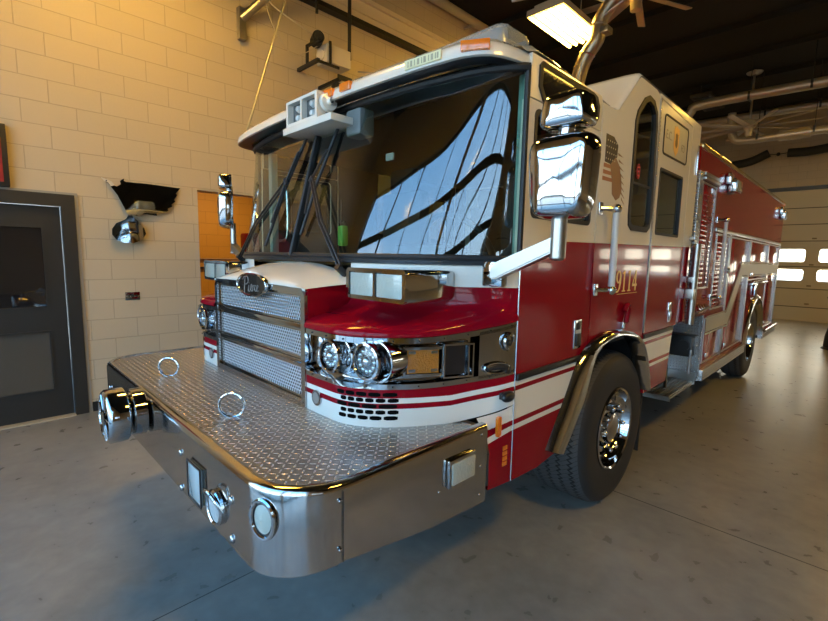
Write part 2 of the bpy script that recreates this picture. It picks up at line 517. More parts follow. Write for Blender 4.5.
    tube(bm, [(s*(oc.x+od.x*.062*math.cos(a)), oc.y+od.y*.062*math.cos(a), 1.165+.024*math.sin(a)) for a in [2*PI*k/20 for k in range(20)]], .006, 8, closed=True)
    tube(bm, [(s*(oc.x+od.x*.05*u), oc.y+od.y*.05*u, 1.163+.008*(1-u*u)) for u in (-1, -.5, 0, .5, 1)], .014, 8, mi=1)
    obj('oval_pull', bm, [chrome, blackplastic], band)
    bm = new()
    tube(bm, [(s*1.238, 1.69+.032*math.cos(a), 1.280+.036*math.sin(a)) for a in [i*2*PI/14 for i in range(11)]], .008, 8)
    obj('cable_loop', bm, chrome, band)
    for zz, rr in ((1.275, .014), (1.155, .02)):
        bm = new(); cyl(bm, (s*1.225, 1.69, zz), (s*1.243, 1.69, zz), rr); obj('plug', bm, blackplastic, band)
    # ledge over the lamps up to the windshield
    bm = new()
    def mixp(P, Q, t): return [(lerp(a, c, t), lerp(b, d, t)) for (a, b), (c, d) in zip(P, Q)]
    zc = lambda e: (lambda i: tz(i)+e)
    def zl(base, e):  # toward the seam the ledge melts into the wall
        return lambda i: max(tz(i)+.004, base+e*(i/(NP-1))**3)
    R1 = mixp(RB, RW, .0)
    rings = [pt(inset(RB, .02), s, zc(.002)), pt(inset(RB, -.008), s, zc(.004)), pt(inset(RB, -.010), s, zc(.018)), pt(inset(RB, .004), s, zc(.036)), pt(mixp(RB, RW, .16), s, zc(.050)), pt(mixp(RB, RW, .45), s, zc(.066)), pt(mixp(RB, RW, .78), s, zc(.084)), pt(mixp(RB, RW, .93), s, zc(.100)), pt(RW, s, zc(.125)), pt(RW, s, 1.519), pt(RW, s, 1.5195), pt(RW, s, 1.612), pt(inset(RW, .02), s, 1.628)]
    loft(bm, rings, flip=s < 0)
    obj('front_shoulder', bm, paint, truck, 50)
    # lower corner piece between bumper and door
    bm = new()
    k1 = next(i for i, (x, y) in enumerate(RA) if y > 1.545)
    up = [(s*x, y, hem(k1+i)-.006) for i, (x, y) in enumerate(RA[k1:])]
    mdl = [(s*lerp(x, X, .8), y, .86) for i, (x, y) in enumerate(RA[k1:])]
    lo = [(s*X, y, lerp(.628, .607, i/len(RA[k1:]))) for i, (x, y) in enumerate(RA[k1:])]
    lo2 = [(s*(X-.03), b_, c_) for a_, b_, c_ in lo]
    loft(bm, [up, mdl, [(s*X, y, .80) for x, y in RA[k1:]], lo, lo2], flip=s > 0)
    cp = obj('corner_panel', bm, [paint, interior], truck, 60)
    if s > 0:
        bm = new(); bx(bm, X, X+.012, 1.604, 1.634, .862, .955, .012)
        for k in range(1): pass
        obj('side_marker', bm, orange, cp)
        bm = new()
        for k in range(4): bx(bm, X, X+.004, 1.668, 1.700, .705+k*.025, .724+k*.025)
        obj('reflector_label', bm, orange, cp, 0)
        bm = new(); sph(bm, (X+.012, 1.675, 1.035), .045, sc=(.5, 1, .55)); bx(bm, X-.02, X+.01, 1.65, 1.70, 1.02, 1.05, .004)
        obj('door_bumper', bm, darkmetal, cp)

# ------------------------------------------------------------------ nose / hood and grille
bm = new()
def hoodring(t):
    y = lerp(1.085, 1.345, t); zs = lerp(1.492, 1.517, t); zcn = lerp(1.508, 1.612, t**.75); w = lerp(.531, .60, t**2)
    pts = []
    for k in range(33):
        u = -1+2*k/32; u = math.copysign(abs(u)**.8, u)
        pts.append((w*u, y, zs+(zcn-zs)*(1-abs(u)**lerp(6, 2.6, t))))
    return pts
h0 = hoodring(0)
rings = [[(p[0], 1.10, p[2]-.012) for p in h0], [(p[0], 1.085, p[2]-.010) for p in h0]]+[hoodring(k/12) for k in range(13)]
loft(bm, rings)
obj('hood', bm, white, truck, 60)
for s in (1, -1):
    bm = new()
    outline = [(1.10, 1.30), (1.36, 1.30), (1.36, 1.519), (1.10, 1.494)]
    plate(bm, outline, plane='x', d0=s*.531, d1=s*.50)
    obj('hood_side', bm, red, truck, 0)
# grille
gr_root = None
bm = new()
plate(bm, [(-.528, .930), (.528, .930), (.528, 1.462), (.50, 1.495), (-.50, 1.495), (-.528, 1.462)], [[(-.492, .962), (.492, .962), (.492, 1.470), (-.492, 1.470)]], 'y', 1.083, 1.14)
for (z0, z1) in ((1.128, 1.152), (1.302, 1.326)): bx(bm, -.528, .528, 1.087, 1.14, z0, z1, .004)
grille = obj('grille', bm, chrome, truck, 30)
for z0, z1 in ((.965, 1.126), (1.154, 1.300), (1.328, 1.468)):
    bm = new(); bx(bm, -.487, .487, 1.112, 1.118, z0, z1)
    obj('grille_mesh', bm, perforated, grille, 0)
    bm = new()
    plate(bm, rrect(-.490, .490, z0, z1, .02), [rrect(-.478, .478, z0+.012, z1-.012, .016)], 'y', 1.100, 1.118)
    obj('mesh_surround', bm, steel, grille, 30)
bm = new(); bx(bm, -.47, .47, 1.12, 1.13, .95, 1.48); obj('radiator', bm, blackplastic, grille, 0)
# oval badge with script
def ellipse_pts(cx, cz, rx, rz, n=48): return [(cx+rx*math.cos(2*PI*k/n), cz+rz*math.sin(2*PI*k/n)) for k in range(n)]
bm = new(); BZ = 1.484
plate(bm, ellipse_pts(.015, BZ, .172, .058), plane='y', d0=1.068, d1=1.09)
badge = obj('oval_badge', bm, mat('badge_dark', (.03, .022, .02), .25, .6, coat=.6), truck, 30)
bm = new(); tube(bm, [(.015+.172*math.cos(a), 1.070, BZ+.058*math.sin(a)) for a in [2*PI*k/48 for k in range(48)]], .0075, 8, closed=True)
obj('badge_rim', bm, chrome, badge)
bm = new()
def script(strokes, sc, cx, cz, yy, r, bm):
    for st in strokes:
        tube(bm, [(cx+u*sc, yy, cz+v*sc) for u, v in st], r, 6, smooth=5)
P_ = [[(-3.0, -2.0), (-2.8, 0), (-2.5, 2.0), (-1.6, 2.2), (-1.2, 1.2), (-1.8, .4), (-2.6, .2)], [(-3.6, 1.4), (-3.0, 2.1), (-2.5, 2.0)],
      [(-1.3, -1.4), (-1.0, .0), (-1.15, -1.3), (-.7, -1.5), (-.3, -.9)], [(-.95, .6), (-.93, .7)],
      [(-.3, -.8), (.1, -.5), (.35, .0), (.1, .35), (-.2, -.3), (-.05, -1.3), (.5, -1.3)],
      [(.6, -1.4), (.75, 0.1), (.75, -.4), (1.0, .1), (1.3, .15)],
      [(2.0, .0), (1.6, .15), (1.4, -.6), (1.7, -1.3), (2.2, -1.0)],
      [(2.2, -.9), (2.6, -.5), (2.85, .0), (2.6, .3), (2.3, -.3), (2.45, -1.3), (3.1, -1.0)]]
script([[(u*1.35, v) for u, v in st] for st in P_], .021, 0.02, BZ-.004, 1.067, .0026, bm)
obj('script_lettering', bm, mat('badge_letters', (.30, .26, .23), .35, .6), badge)

# ------------------------------------------------------------------ front bumper
ZT = .938
def bump_out(o, z, inner=False):
    """plan outline of the bumper offset o inwards"""
    r = .235; pts = []
    xr, yf = X-o, .58+o
    pts.append((xr, 1.545, z)); pts.append((xr, 1.2, z))
    cx, cy = X-r, .58+r+.02; rx, ry = r-o, r+.02-o
    for k in range(13):
        a = PI/2*k/12
        pts.append((cx+rx*math.cos(a), cy-ry*math.sin(a), z))
    n = len(pts)
    pts += [(.5, yf, z), (0, yf, z), (-.5, yf, z)]
    pts += [(-x, y, z) for x, y, z in pts[:n][::-1]]
    return pts
def zbot(p):
    x, y = p[0], p[1]
    if y > .80:
        y_ = min(y, 1.35); return lerp(.675, .585, (y_-.80)/.55)
    return lerp(.640, .675, max(0, (y-.58)/.22))
bm = new()
O0 = bump_out(0, 0)
rings = [[(x, y, zbot((x, y))+.0) for x, y, _ in bump_out(.012, 0)], [(x, y, zbot((x, y))) for x, y, _ in O0],
         [(x, y, lerp(zbot((x, y)), ZT, .5)) for x, y, _ in O0],
         [(x, y, ZT-.022) for x, y, _ in O0], [(x, y, ZT-.008) for x, y, _ in bump_out(.004, 0)], [(x, y, ZT) for x, y, _ in bump_out(.014, 0)],
         [(x, y, ZT) for x, y, _ in bump_out(.034, 0)], [(x, y, ZT-.02) for x, y, _ in bump_out(.038, 0)], [(x, y, zbot((x, y))+.01) for x, y, _ in bump_out(.038, 0)]]
loft(bm, rings)
bmesh.ops.recalc_face_normals(bm, faces=bm.faces)
bumper = obj('front_bumper', bm, steel, truck, 50)
# deck plates
bm = new()
I0 = [(x, y) for x, y, _ in bump_out(.030, 0)]
right = [(x, y) for x, y in I0 if x > .46]; left = [(x, y) for x, y in I0 if x < .452]
pr = [(.455, 1.50)]+[(right[0][0], 1.50)]+right[1:]+[(.455, .61)]
pl = [(.447, .61)]+left[:-1]+[(left[-1][0], 1.50), (.447, 1.50)]
plate(bm, pr, plane='z', d0=ZT-.008, d1=ZT-.014)
deck = obj('deck_plate', bm, treadplate_h, bumper, 0)
bm = new(); plate(bm, pl, plane='z', d0=ZT-.008, d1=ZT-.014)
deck2 = obj('deck_plate', bm, treadplate_h, bumper, 0)
bm = new(); bx(bm, .446, .456, .612, 1.10, ZT-.02, ZT-.010); obj('hinge_gap', bm, blackplastic, bumper, 0)
bm = new(); bx(bm, -1.0, 1.0, .80, 1.5, .66, .70); bx(bm, -1.15, 1.15, 1.3, 1.49, .68, .9); obj('bumper_tray', bm, darkmetal, bumper, 0)
for rx_, ry_ in ((-.485, .788), (.415, .782)):
    bm = new()
    tube(bm, [(rx_+.040*math.cos(a), ry_+.040*math.cos(a), ZT+.046+.054*math.sin(a)) for a in [2*PI*k/28 for k in range(28)]], .006, 8, closed=True)
    bx(bm, rx_-.06, rx_+.06, ry_-.012, ry_+.012, ZT-.008, ZT-.004)
    obj('deck_ring', bm, chrome, bumper)
# bolts
for bxx, bzz in ((.371, .813), (.364, .655), (.882, .815), (.88, .672), (-.55, .80), (-.95, .80)):
    bm = new(); sph(bm, (bxx, .578, bzz), .016, sc=(1, .5, 1), u=14, v=8); obj('bolt', bm, chrome, bumper)
for p in ((X, .775, .885), (X, .775, .720), (X, 1.505, .90), (X, 1.505, .76), (X, 1.505, .63), (X, 1.24, .74)):
    bm = new(); sph(bm, p, .007, sc=(.5, 1, 1), u=10, v=6); obj('rivet', bm, chrome, bumper)
bm = new(); bx(bm, X-.001, X+.0015, .785, .787, .675, ZT-.022); obj('bumper_joint', bm, darkmetal, bumper, 0)
# number plate window
bm = new(); bx(bm, .485, .620, .570, .579, .678, .825, .004)
pw = obj('plate_window', bm, mat('plate_lens', (.50, .60, .62), .15, 0, coat=1), truck)
bm = new(); plate(bm, [(.480, .673), (.625, .673), (.625, .830), (.480, .830)], [[(.486, .679), (.619, .679), (.619, .824), (.486, .824)]], 'y', .5655, .5695)
obj('window_frame', bm, blackplastic, pw, 0)
# round fog lamp with hood
bm = new(); lathe(bm, [(.062, -.01), (.066, .012), (.060, .02), (.054, .016)], (.757, .58, .738), (0, -1, 0), 40)
lathe(bm, [(.054, .012), (.0, .006)], (.757, .58, .738), (0, -1, 0), 40, 1)
fog = obj('fog_lamp', bm, [chrome, lens], truck)
bm = new()
tube(bm, [(.757+.062*math.cos(a), .572-.03*math.sin(a), .742+.07*math.sin(a)) for a in [PI*k/12 for k in range(13)]], .006, 8)
obj('lamp_hood', bm, chrome, fog)
# reflection on the rounded corner, modelled as an oval ring with pale centre
cn = Vector((math.cos(math.radians(70)), -math.sin(math.radians(70)), 0)); cc = Vector((X-.235+.235*math.cos(math.radians(70)), .835-.255*math.sin(math.radians(70)), .832)); ct = Vector((-cn.y, cn.x, 0))
def oval(rx_, rz_, o): return [cc+cn*o+ct*rx_*math.cos(a)+Vector((0, 0, rz_*math.sin(a))) for a in [2*PI*k/32 for k in range(32)]]
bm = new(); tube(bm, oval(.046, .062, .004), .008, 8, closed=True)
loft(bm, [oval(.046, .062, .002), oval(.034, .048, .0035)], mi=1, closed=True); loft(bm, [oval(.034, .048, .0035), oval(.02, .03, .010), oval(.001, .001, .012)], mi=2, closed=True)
obj('corner_reflection', bm, [chrome, blackplastic, lens_white], bumper)
# side warning light
bm = new(); bx(bm, X, X+.022, 1.275, 1.445, .742, .860, .010); sl = obj('side_warning_light', bm, chrome, truck)
bm = new(); bx(bm, X+.01, X+.028, 1.288, 1.432, .755, .847, .008); obj('lens', bm, lens_white, sl)
# siren
sn = None
bm = new()
c = Vector((-.16, .578, .862)); d = Vector((0, -1, 0))
lathe(bm, [(.05, 0), (.105, .004), (.115, .010), (.115, .060), (.105, .068), (.06, .070), (.06, .080), (.122, .083), (.130, .090), (.130, .160), (.122, .170), (.110, .174), (.107, .166)], c, d, 56)
siren = obj('siren', bm, chrome, truck)
bm = new()
for k in range(12):
    a = 2*PI*k/12
    p0 = c+d*.168+Vector((.04*math.cos(a), 0, .04*math.sin(a))); p1 = c+d*.168+Vector((.112*math.cos(a), 0, .112*math.sin(a)))
    cyl(bm, p0, p1, .006, seg=8)
lathe(bm, [(.04, .158), (.04, .178), (.0, .182)], c, d, 24)
obj('siren_grille', bm, chrome, siren)
bm = new(); lathe(bm, [(.108, .15), (0, .15)], c, d, 24); obj('siren_inside', bm, blackplastic, siren)

# ------------------------------------------------------------------ warning light boxes on the shoulders
for s in (1, -1):
    bm = new()
    out = rrect(s*.670 if s > 0 else -1.060, 1.060 if s > 0 else -.670, 1.458, 1.594, .022)
    t = bmesh.new()
    rings = []
    for yy, g in ((1.23, .004), (1.236, 0), (1.40, 0)):
        rings.append([(u if g == 0 else lerp(u, s*.865, .02), yy, v) for u, v in out])
    # back end rounds off
    rings.append([(lerp(u, s*.85, .02), 1.50, lerp(v, 1.527, .01)) for u, v in out]); rings.append([(lerp(u, s*.82, .12), 1.56, lerp(v, 1.53, .12)) for u, v in out])
    loft(t, rings, closed=True, capa=True, capb=True); bmesh.ops.recalc_face_normals(t, faces=t.faces); merge(bm, t)
    lb = obj('warning_light_box', bm, chrome, truck, 40)
    bm = new()
    plate(bm, rrect(s*.865-.195, s*.865+.195, 1.461, 1.597, .02), [rrect(s*.865-.176, s*.865-.006, 1.478, 1.580, .010), rrect(s*.865+.006, s*.865+.176, 1.478, 1.580, .010)], 'y', 1.214, 1.230)
    obj('light_frame', bm, chrome, lb, 30)
    for k in (-1, 1):
        bm = new(); bx(bm, s*.865+k*.091-.079, s*.865+k*.091+.079, 1.218, 1.229, 1.476, 1.576, .004)
        obj('warning_lens', bm, lens_white, lb)

# ------------------------------------------------------------------ windshield
def wsp(x, t):
    return Vector((x, lerp(prof_y(WB, x), prof_y(WT, x), t), lerp(1.622, 2.47, t)))
xs = [-X, -1.236, -1.22, -1.2, -1.17, -1.13, -1.08, -1.03, -.97, -.9, -.82, -.72, -.6, -.48, -.36, -.24, -.12, 0]
xs = xs+[-x for x in xs[:-1]][::-1]
def smoothprof(P):
    Q = catmull([Vector((-a, b, 0)) for a, b in P[1:]][::-1]+[Vector((a, b, 0)) for a, b in P], 8)
    return [(q.x, q.y) for q in Q]
SWB, SWT = smoothprof(WB), smoothprof(WT)
def evalp(S, x):
    for (a, b), (c, d) in zip(S, S[1:]):
        if a-1e-6 <= x <= c+1e-6 and c > a: return b+(d-b)*(x-a)/(c-a)
    return S[-1][1] if x > 0 else S[0][1]
def wsq(x, t, o=0.0):
    return Vector((x, lerp(evalp(SWB, x), evalp(SWT, x), t)-o, lerp(1.622, 2.47, t)))
xs2 = []
for i in range(81):
    u = -1+2*i/80; xs2.append(X*math.sin(u*PI/2*.97)/math.sin(PI/2*.97))
bm = new(); loft(bm, [[wsq(x, .03+k/12*.95) for x in xs2] for k in range(13)])
wsg = obj('windshield', bm, windshield_glass, truck, 180)
bm = new()
for t, r in ((.028, .016), (.98, .02)):
    tube(bm, [wsq(x, t) for x in xs2], r, 8)
for s in (1, -1):
    tube(bm, [wsq(s*1.238, .02+.96*k/8) for k in range(9)], .013, 8)
obj('windshield_gasket', bm, rubber, wsg)
bm = new(); tube(bm, [wsq(0, .02, .004), wsq(0, .98, .004)], .022, 8, flat=(1, .6)); obj('centre_post', bm, rubber, wsg)
# black cowl line under the glass
bm = new(); loft(bm, [[wsq(x, 0, .0)+Vector((0, -.012, -.006)) for x in xs2], [wsq(x, .0, .0)+Vector((0, -.016, .012)) for x in xs2], [wsq(x, .03, -.01) for x in xs2]])
bmesh.ops.solidify(bm, geom=bm.faces[:], thickness=.006)
obj('cowl_strip', bm, blackplastic, truck)
# wipers
def WS(x, z, o=.03):
    t = (z-1.622)/(2.47-1.622); return wsq(x, t, o)
for piv, jt, top, bot in (((-1.0, 1.625), (-.196, 2.083), (-.084, 2.40), (-.330, 1.70)), ((.495, 1.600), (.10, 2.07), (.215, 2.341), (.075, 1.76))):
    bm = new()
    a, b = WS(*piv, .05), WS(*jt, .045)
    if piv[0] > 0: a = Vector((.505, 1.30, 1.585))
    cyl(bm, a+Vector((0, .03, -.03)), a+Vector((0, -.02, .01)), .018)
    n = Vector((0, -1, 0)); sd = (b-a).cross(n).normalized()*.012
    tube(bm, [a+sd, a.lerp(b, .5)+sd+Vector((0, -.03, 0)), b+sd], .007, 8); tube(bm, [a-sd, a.lerp(b, .5)-sd+Vector((0, -.03, 0)), b-sd], .007, 8)
    cyl(bm, b-sd*1.6, b+sd*1.6, .012)
    wp = obj('wiper', bm, blackplastic, truck)
    bm = new(); T_, B_ = WS(*top, .02), WS(*bot, .02)
    tube(bm, [T_, T_.lerp(B_, .5)+Vector((0, -.012, 0)), B_], .010, 6)
    tube(bm, [T_.lerp(B_, .2)+Vector((0, -.02, 0)), b, T_.lerp(B_, .8)+Vector((0, -.02, 0))], .007, 6)
    obj('wiper_blade', bm, rubber, wp)
# small decals/holders behind the glass
bm = new(); bx(bm, .57, .625, 1.53, 1.54, 2.125, 2.16, .003); obj('toll_tag', bm, mat('tag_grey', (.5, .52, .5), .5), wsg)

# ------------------------------------------------------------------ visor
PV = [(0, 1.425), (.4, 1.43), (.8, 1.455), (.97, 1.475), (1.09, 1.50), (1.18, 1.56), (1.222, 1.66), (1.236, 1.76), (1.236, 1.86)]
SV = smoothprof(PV)
def dense(P):
    return resample(P, 40)
RV = dense(PV); RV = [(-x, y) for x, y in RV[1:]][::-1]+RV
def vis(o, z):
    P = inset(RV, o); return [(x, max(y, .9), z) for x, y in P]
bm = new()
loft(bm, [vis(.10, 2.468), vis(.012, 2.462), vis(0, 2.466), vis(.004, 2.50), vis(.016, 2.522), vis(.030, 2.528), vis(.050, 2.548), vis(.085, 2.558), vis(.30, 2.575)], mi=lambda i, k: 1 if i == 0 else 0)
visor = obj('sun_visor', bm, [white, blackplastic], truck, 50)
for mx in (.22, .37, 1.128):
    bm = new(); yy = evalp(SV, mx)
    an = math.atan2(evalp(SV, mx+.02)-evalp(SV, mx-.02), .04)
    M = Matrix.Translation((mx, yy, 2.502)) @ Matrix.Rotation(an, 4, 'Z')
    w = .06 if abs(mx) > 1 else .042
    bx(bm, -w, w, -.010, .012, -.020, .020, .005, M=M)
    obj('marker_lamp', bm, orange, visor)
bm = new(); yy = evalp(SV, .885); M = Matrix.Translation((.885, yy-.001, 2.495)) @ Matrix.Rotation(.10, 4, 'Z')
bx(bm, -.10, .10, -.003, .002, -.019, .019, M=M)
rp = obj('roof_sticker', bm, mat('sticker_cream', (.80, .74, .45), .5), truck, 0)
bm = new()
for k, (g, wd) in enumerate(((-.082, .006), (-.066, .010), (-.044, .004), (-.028, .012), (-.004, .004), (.008, .012), (.034, .004), (.048, .012), (.070, .005), (.080, .008))):
    bx(bm, g, g+wd, -.0042, .0, -.012, .012, M=M)
obj('sticker_marks', bm, mat('sticker_ink', (.42, .38, .25), .6), rp, 0)
# double lamp unit on the visor
bm = new()
plate(bm, [(-.125, 2.375), (.195, 2.375), (.195, 2.515), (-.125, 2.515)], [rrect(-.105, .028, 2.392, 2.500, .006), rrect(.042, .175, 2.392, 2.500, .006)], 'y', 1.370, 1.425)
bx(bm, -.125, .195, 1.418, 1.428, 2.38, 2.51)
bx(bm, -.15, .34, 1.36, 1.55, 2.335, 2.372, .004)
sc_ = obj('scene_lamp_unit', bm, white, truck, 30)
for cx in (-.038, .108):
    bm = new(); bx(bm, cx-.066, cx+.066, 1.405, 1.416, 2.392, 2.500, mi=0)
    for zz in (2.42, 2.47): lathe(bm, [(.022, 0), (.014, .018), (0, .022)], (cx, 1.405, zz), (0, -1, 0), 16, 1)
    obj('lamp_cell', bm, [mat('cell_grey', (.25, .26, .27), .25, .7), lens], sc_)
bm = new(); lathe(bm, [(.05, 0), (.045, .02), (.02, .025), (.015, .05)], (.21, 1.43, 2.46), (1, -.1, 0), 20); obj('pivot_knob', bm, white, sc_)
bm = new(); bx(bm, .27, .40, 1.50, 1.60, 2.28, 2.42, .02); obj('camera_housing', bm, mat('grey_box', (.16, .18, .18), .5), visor)
# roof lightbar
bm = new(); Zb = 2.585; dome_glass = mat('lightbar_dome', (.62, .68, .72), .08, coat=1); dome_glass.node_tree.nodes['Principled BSDF'].inputs['Alpha'].default_value = .38
out = rrect(-1.06, 1.06, 1.80, 2.06, .05, 4)
bx(bm, -1.055, 1.055, 1.815, 2.045, Zb, Zb+.02)
lightbar = obj('roof_lightbar', bm, [blackplastic], truck)
bm = new()
rings = [[(x, y, Zb+.02) for x, y in out], [(x, y, Zb+.115) for x, y in out], [(lerp(x, 0, .01), lerp(y, 1.93, .12), Zb+.140) for x, y in out]]
loft(bm, rings, closed=True, capb=True)
obj('clear_dome', bm, dome_glass, lightbar, 30)
for k, cx in enumerate((-.95, -.75, -.5, -.25, 0, .25, .5, .70, .84, .97)):
    bm = new(); lathe(bm, [(.045, 0), (.03, .03), (0, .035)], (cx, 1.84, Zb+.065), (0, -1, 0), 16, 0); bx(bm, cx-.05, cx+.05, 1.85, 1.86, Zb+.02, Zb+.11)
    cyl(bm, (cx, 1.97, Zb+.02), (cx, 1.97, Zb+.1), .03)
    obj('beacon_reflector', bm, chrome, lightbar)
# ------------------------------------------------------------------ cab sides
def arc(cy, cz, r, a0, a1, n):
    return [(cy+r*math.cos(math.radians(lerp(a0, a1, k/n))), cz+r*math.sin(math.radians(lerp(a0, a1, k/n)))) for k in range(n+1)]
ARCH = catmull([Vector((2.19, .62, 0)), Vector((2.33, .78, 0)), Vector((2.43, .91, 0)), Vector((2.50, 1.06, 0)), Vector((2.62, 1.155, 0)), Vector((2.78, 1.175, 0)), Vector((2.94, 1.172, 0)), Vector((3.21, 1.115, 0)), Vector((3.34, 1.03, 0)), Vector((3.43, .86, 0)), Vector((3.49, .70, 0))], 4)
ARCH = [(p.x, p.y) for p in ARCH]
def arch_y(a, b): return [p for p in ARCH if a <= p[0] <= b]
doorwin = rrect(1.805, 2.415, 1.832, 2.305, .035)
rearwin = rrect(3.47, 4.01, 1.835, 2.300, .02)
upwin = [(1.835, 2.40), (1.87, 2.355), (1.95, 2.345), (2.30, 2.345), (2.385, 2.36), (2.42, 2.40), (2.425, 2.45), (2.40, 2.485), (2.36, 2.494), (1.85, 2.494), (1.835, 2.48)]
tallwin = [(2.955, 1.93), (2.965, 1.875), (3.01, 1.85), (3.28, 1.85), (3.33, 1.88), (3.345, 1.94), (3.335, 2.54), (3.315, 2.62), (3.25, 2.675), (3.16, 2.685), (3.09, 2.655), (2.99, 2.56), (2.965, 2.50)]
def offset_poly(P, d):
    out = []; n = len(P)
    A = sum(P[i][0]*P[(i+1) % n][1]-P[(i+1) % n][0]*P[i][1] for i in range(n))
    sg = 1 if A > 0 else -1
    for i in range(n):
        a, b, c = Vector(P[i-1]), Vector(P[i]), Vector(P[(i+1) % n])
        t1, t2 = (b-a).normalized(), (c-b).normalized()
        n1 = Vector((t1.y, -t1.x))*sg; n2 = Vector((t2.y, -t2.x))*sg
        m = (n1+n2)
        m = m/max(m.length_squared/2, .5)
        out.append((b.x+m.x*d, b.y+m.y*d))
    return out
for s in (1, -1):
    xa, xb = s*X, s*(X-.035)
    # front door
    bm = new()
    lo = [(1.745, .608), (1.978, .596), (2.15, .615)]+arch_y(2.18, 2.485)
    plate(bm, lo+[(2.485, 1.05), (2.485, 2.335), (1.755, 2.335), (1.745, 1.9)], [doorwin], 'x', xa, xb, mi=0, mib=1, mie=0)
    fd = obj('front_door', bm, [paint, interior], truck, 0)
    bm = new(); plate(bm, offset_poly(doorwin, -.001), plane='x', d0=s*(X-.012), d1=s*(X-.016)); w = obj('door_window', bm, side_glass, fd, 0)
    bm = new(); plate(bm, doorwin, [offset_poly(doorwin, -.022)], 'x', s*(X+.004), s*(X-.02)); obj('window_seal', bm, rubber, w.parent, 0)
    bm = new(); tube(bm, [(s*(X+.001), 1.742, z) for z in (.61, 1.62)], .003, 6); obj('door_edge_trim', bm, chrome_w, fd)
    # paddle latch
    bm = new(); bx(bm, s*(X-.002), s*(X+.008), 2.30, 2.385, 1.165, 1.325, .006)
    lt = obj('door_latch', bm, chrome, truck)
    bm = new(); bx(bm, s*(X+.006), s*(X+.016), 2.315, 2.37, 1.18, 1.25, .006); bx(bm, s*(X+.006), s*(X+.010), 2.32, 2.365, 1.27, 1.31, .003); obj('latch_paddle', bm, darkmetal, lt)
    # roof side rail with upper window
    bm = new()
    plate(bm, [(1.765, 2.342), (2.485, 2.342), (2.485, 2.49), (2.47, 2.52), (1.765, 2.52)], [upwin], 'x', xa, xb, 0, 1, 0)
    rs = obj('roof_side', bm, [white, interior], truck, 0)
    bm = new(); plate(bm, offset_poly(upwin, .001), plane='x', d0=s*(X+.004), d1=s*(X-.01)); w = obj('upper_window', bm, darkglass, rs, 0)
    bm = new(); plate(bm, offset_poly(upwin, .012), [offset_poly(upwin, -.012)], 'x', s*(X+.008), s*(X-.002)); obj('window_seal', bm, rubber, w.parent, 0)
    # middle side panel
    bm = new()
    mid = [(2.495, 1.06)]+arch_y(2.50, 3.38)+[(3.378, .97), (3.378, 2.742), (3.30, 2.765), (3.01, 2.765), (2.975, 2.745), (2.70, 2.50), (2.66, 2.492), (2.495, 2.492)]
    plate(bm, mid, [tallwin], 'x', xa, xb, 0, 1, 0)
    sp = obj('side_panel', bm, [paint, interior], truck, 0)
    bm = new(); plate(bm, offset_poly(tallwin, -.002), plane='x', d0=s*(X-.008), d1=s*(X-.012)); w = obj('tall_window', bm, side_glass, sp, 0)
    bm = new(); plate(bm, offset_poly(tallwin, .010), [offset_poly(tallwin, -.024)], 'x', s*(X+.008), s*(X-.02)); obj('window_seal', bm, rubber, w.parent, 0)
    bm = new(); bx(bm, s*(X-.006), s*(X-.002), 2.97, 3.32, 2.13, 2.145)
    tube(bm, [(s*(X-.003), 3.08+.022*math.cos(a), 2.215+.045*math.sin(a)) for a in [2*PI*k/16 for k in range(16)]], .003, 6, closed=True, mi=1)
    for dz in (.025, 0, -.025): bx(bm, s*(X-.004), s*(X-.001), 3.068, 3.092, 2.211+dz, 2.219+dz, mi=1)
    obj('window_sticker', bm, [blackplastic, mat('sticker_red', (.6, .05, .04), .5)], sp, 0)
    # rear door
    bm = new()
    plate(bm, [(3.405, 1.125), (4.165, 1.125), (4.165, 2.705), (3.405, 2.735)], [rearwin], 'x', xa, xb, 0, 1, 0)
    rd = obj('rear_door', bm, [paint, interior], truck, 0)
    bm = new(); plate(bm, offset_poly(rearwin, -.001), plane='x', d0=s*(X-.014), d1=s*(X-.018)); w = obj('door_window', bm, side_glass, rd, 0)
    bm = new(); plate(bm, rearwin, [offset_poly(rearwin, -.018)], 'x', s*(X+.004), s*(X-.02)); obj('window_seal', bm, rubber, w.parent, 0)
    bm = new(); bx(bm, s*(X-.001), s*(X+.006), 3.381, 3.402, 1.14, 2.735); obj('door_hinge', bm, treadplate_s if s > 0 else treadplate_s, rd, 0)
    bm = new(); bx(bm, s*(X-.002), s*(X+.008), 3.915, 3.985, 1.165, 1.325, .006); bx(bm, s*(X+.006), s*(X+.016), 3.93, 3.97, 1.18, 1.25, .006); obj('door_latch', bm, chrome, rd)
    # inset sign
    bm = new(); sg = rrect(3.485, 4.055, 2.392, 2.665, .035)
    plate(bm, sg, plane='x', d0=s*(X+.002), d1=s*(X+.001)); sgn = obj('door_sign', bm, mat('sign_cream', (.62, .60, .52), .35, coat=.5), truck, 0)
    bm = new(); plate(bm, sg, [offset_poly(sg, -.012)], 'x', s*(X+.006), s*(X+.0005)); obj('sign_border', bm, rubber, sgn, 0)
    bm = new()
    shp = [(0, .105), (.028, .085), (.052, .095), (.060, .055), (.050, .02), (.060, -.03), (.045, -.075), (0, -.110), (-.045, -.075), (-.060, -.03), (-.050, .02), (-.060, .055), (-.052, .095), (-.028, .085)]
    plate(bm, [(3.770+u, 2.53+v) for u, v in shp][::-1], [], 'x', s*(X+.004), s*(X+.002))
    plate(bm, [(3.770+u*.45, 2.53+v*.5) for u, v in shp][::-1], [], 'x', s*(X+.0055), s*(X+.003), mi=1)
    obj('shield_emblem', bm, [goldleaf, mat('emblem_brown', (.22, .12, .03), .5)], sgn, 0)
    bm = new()
    Mx = Matrix(((0, 0, s, s*(X+.0025)), (s, 0, 0, 0), (0, 1, 0, 0), (0, 0, 0, 1)))
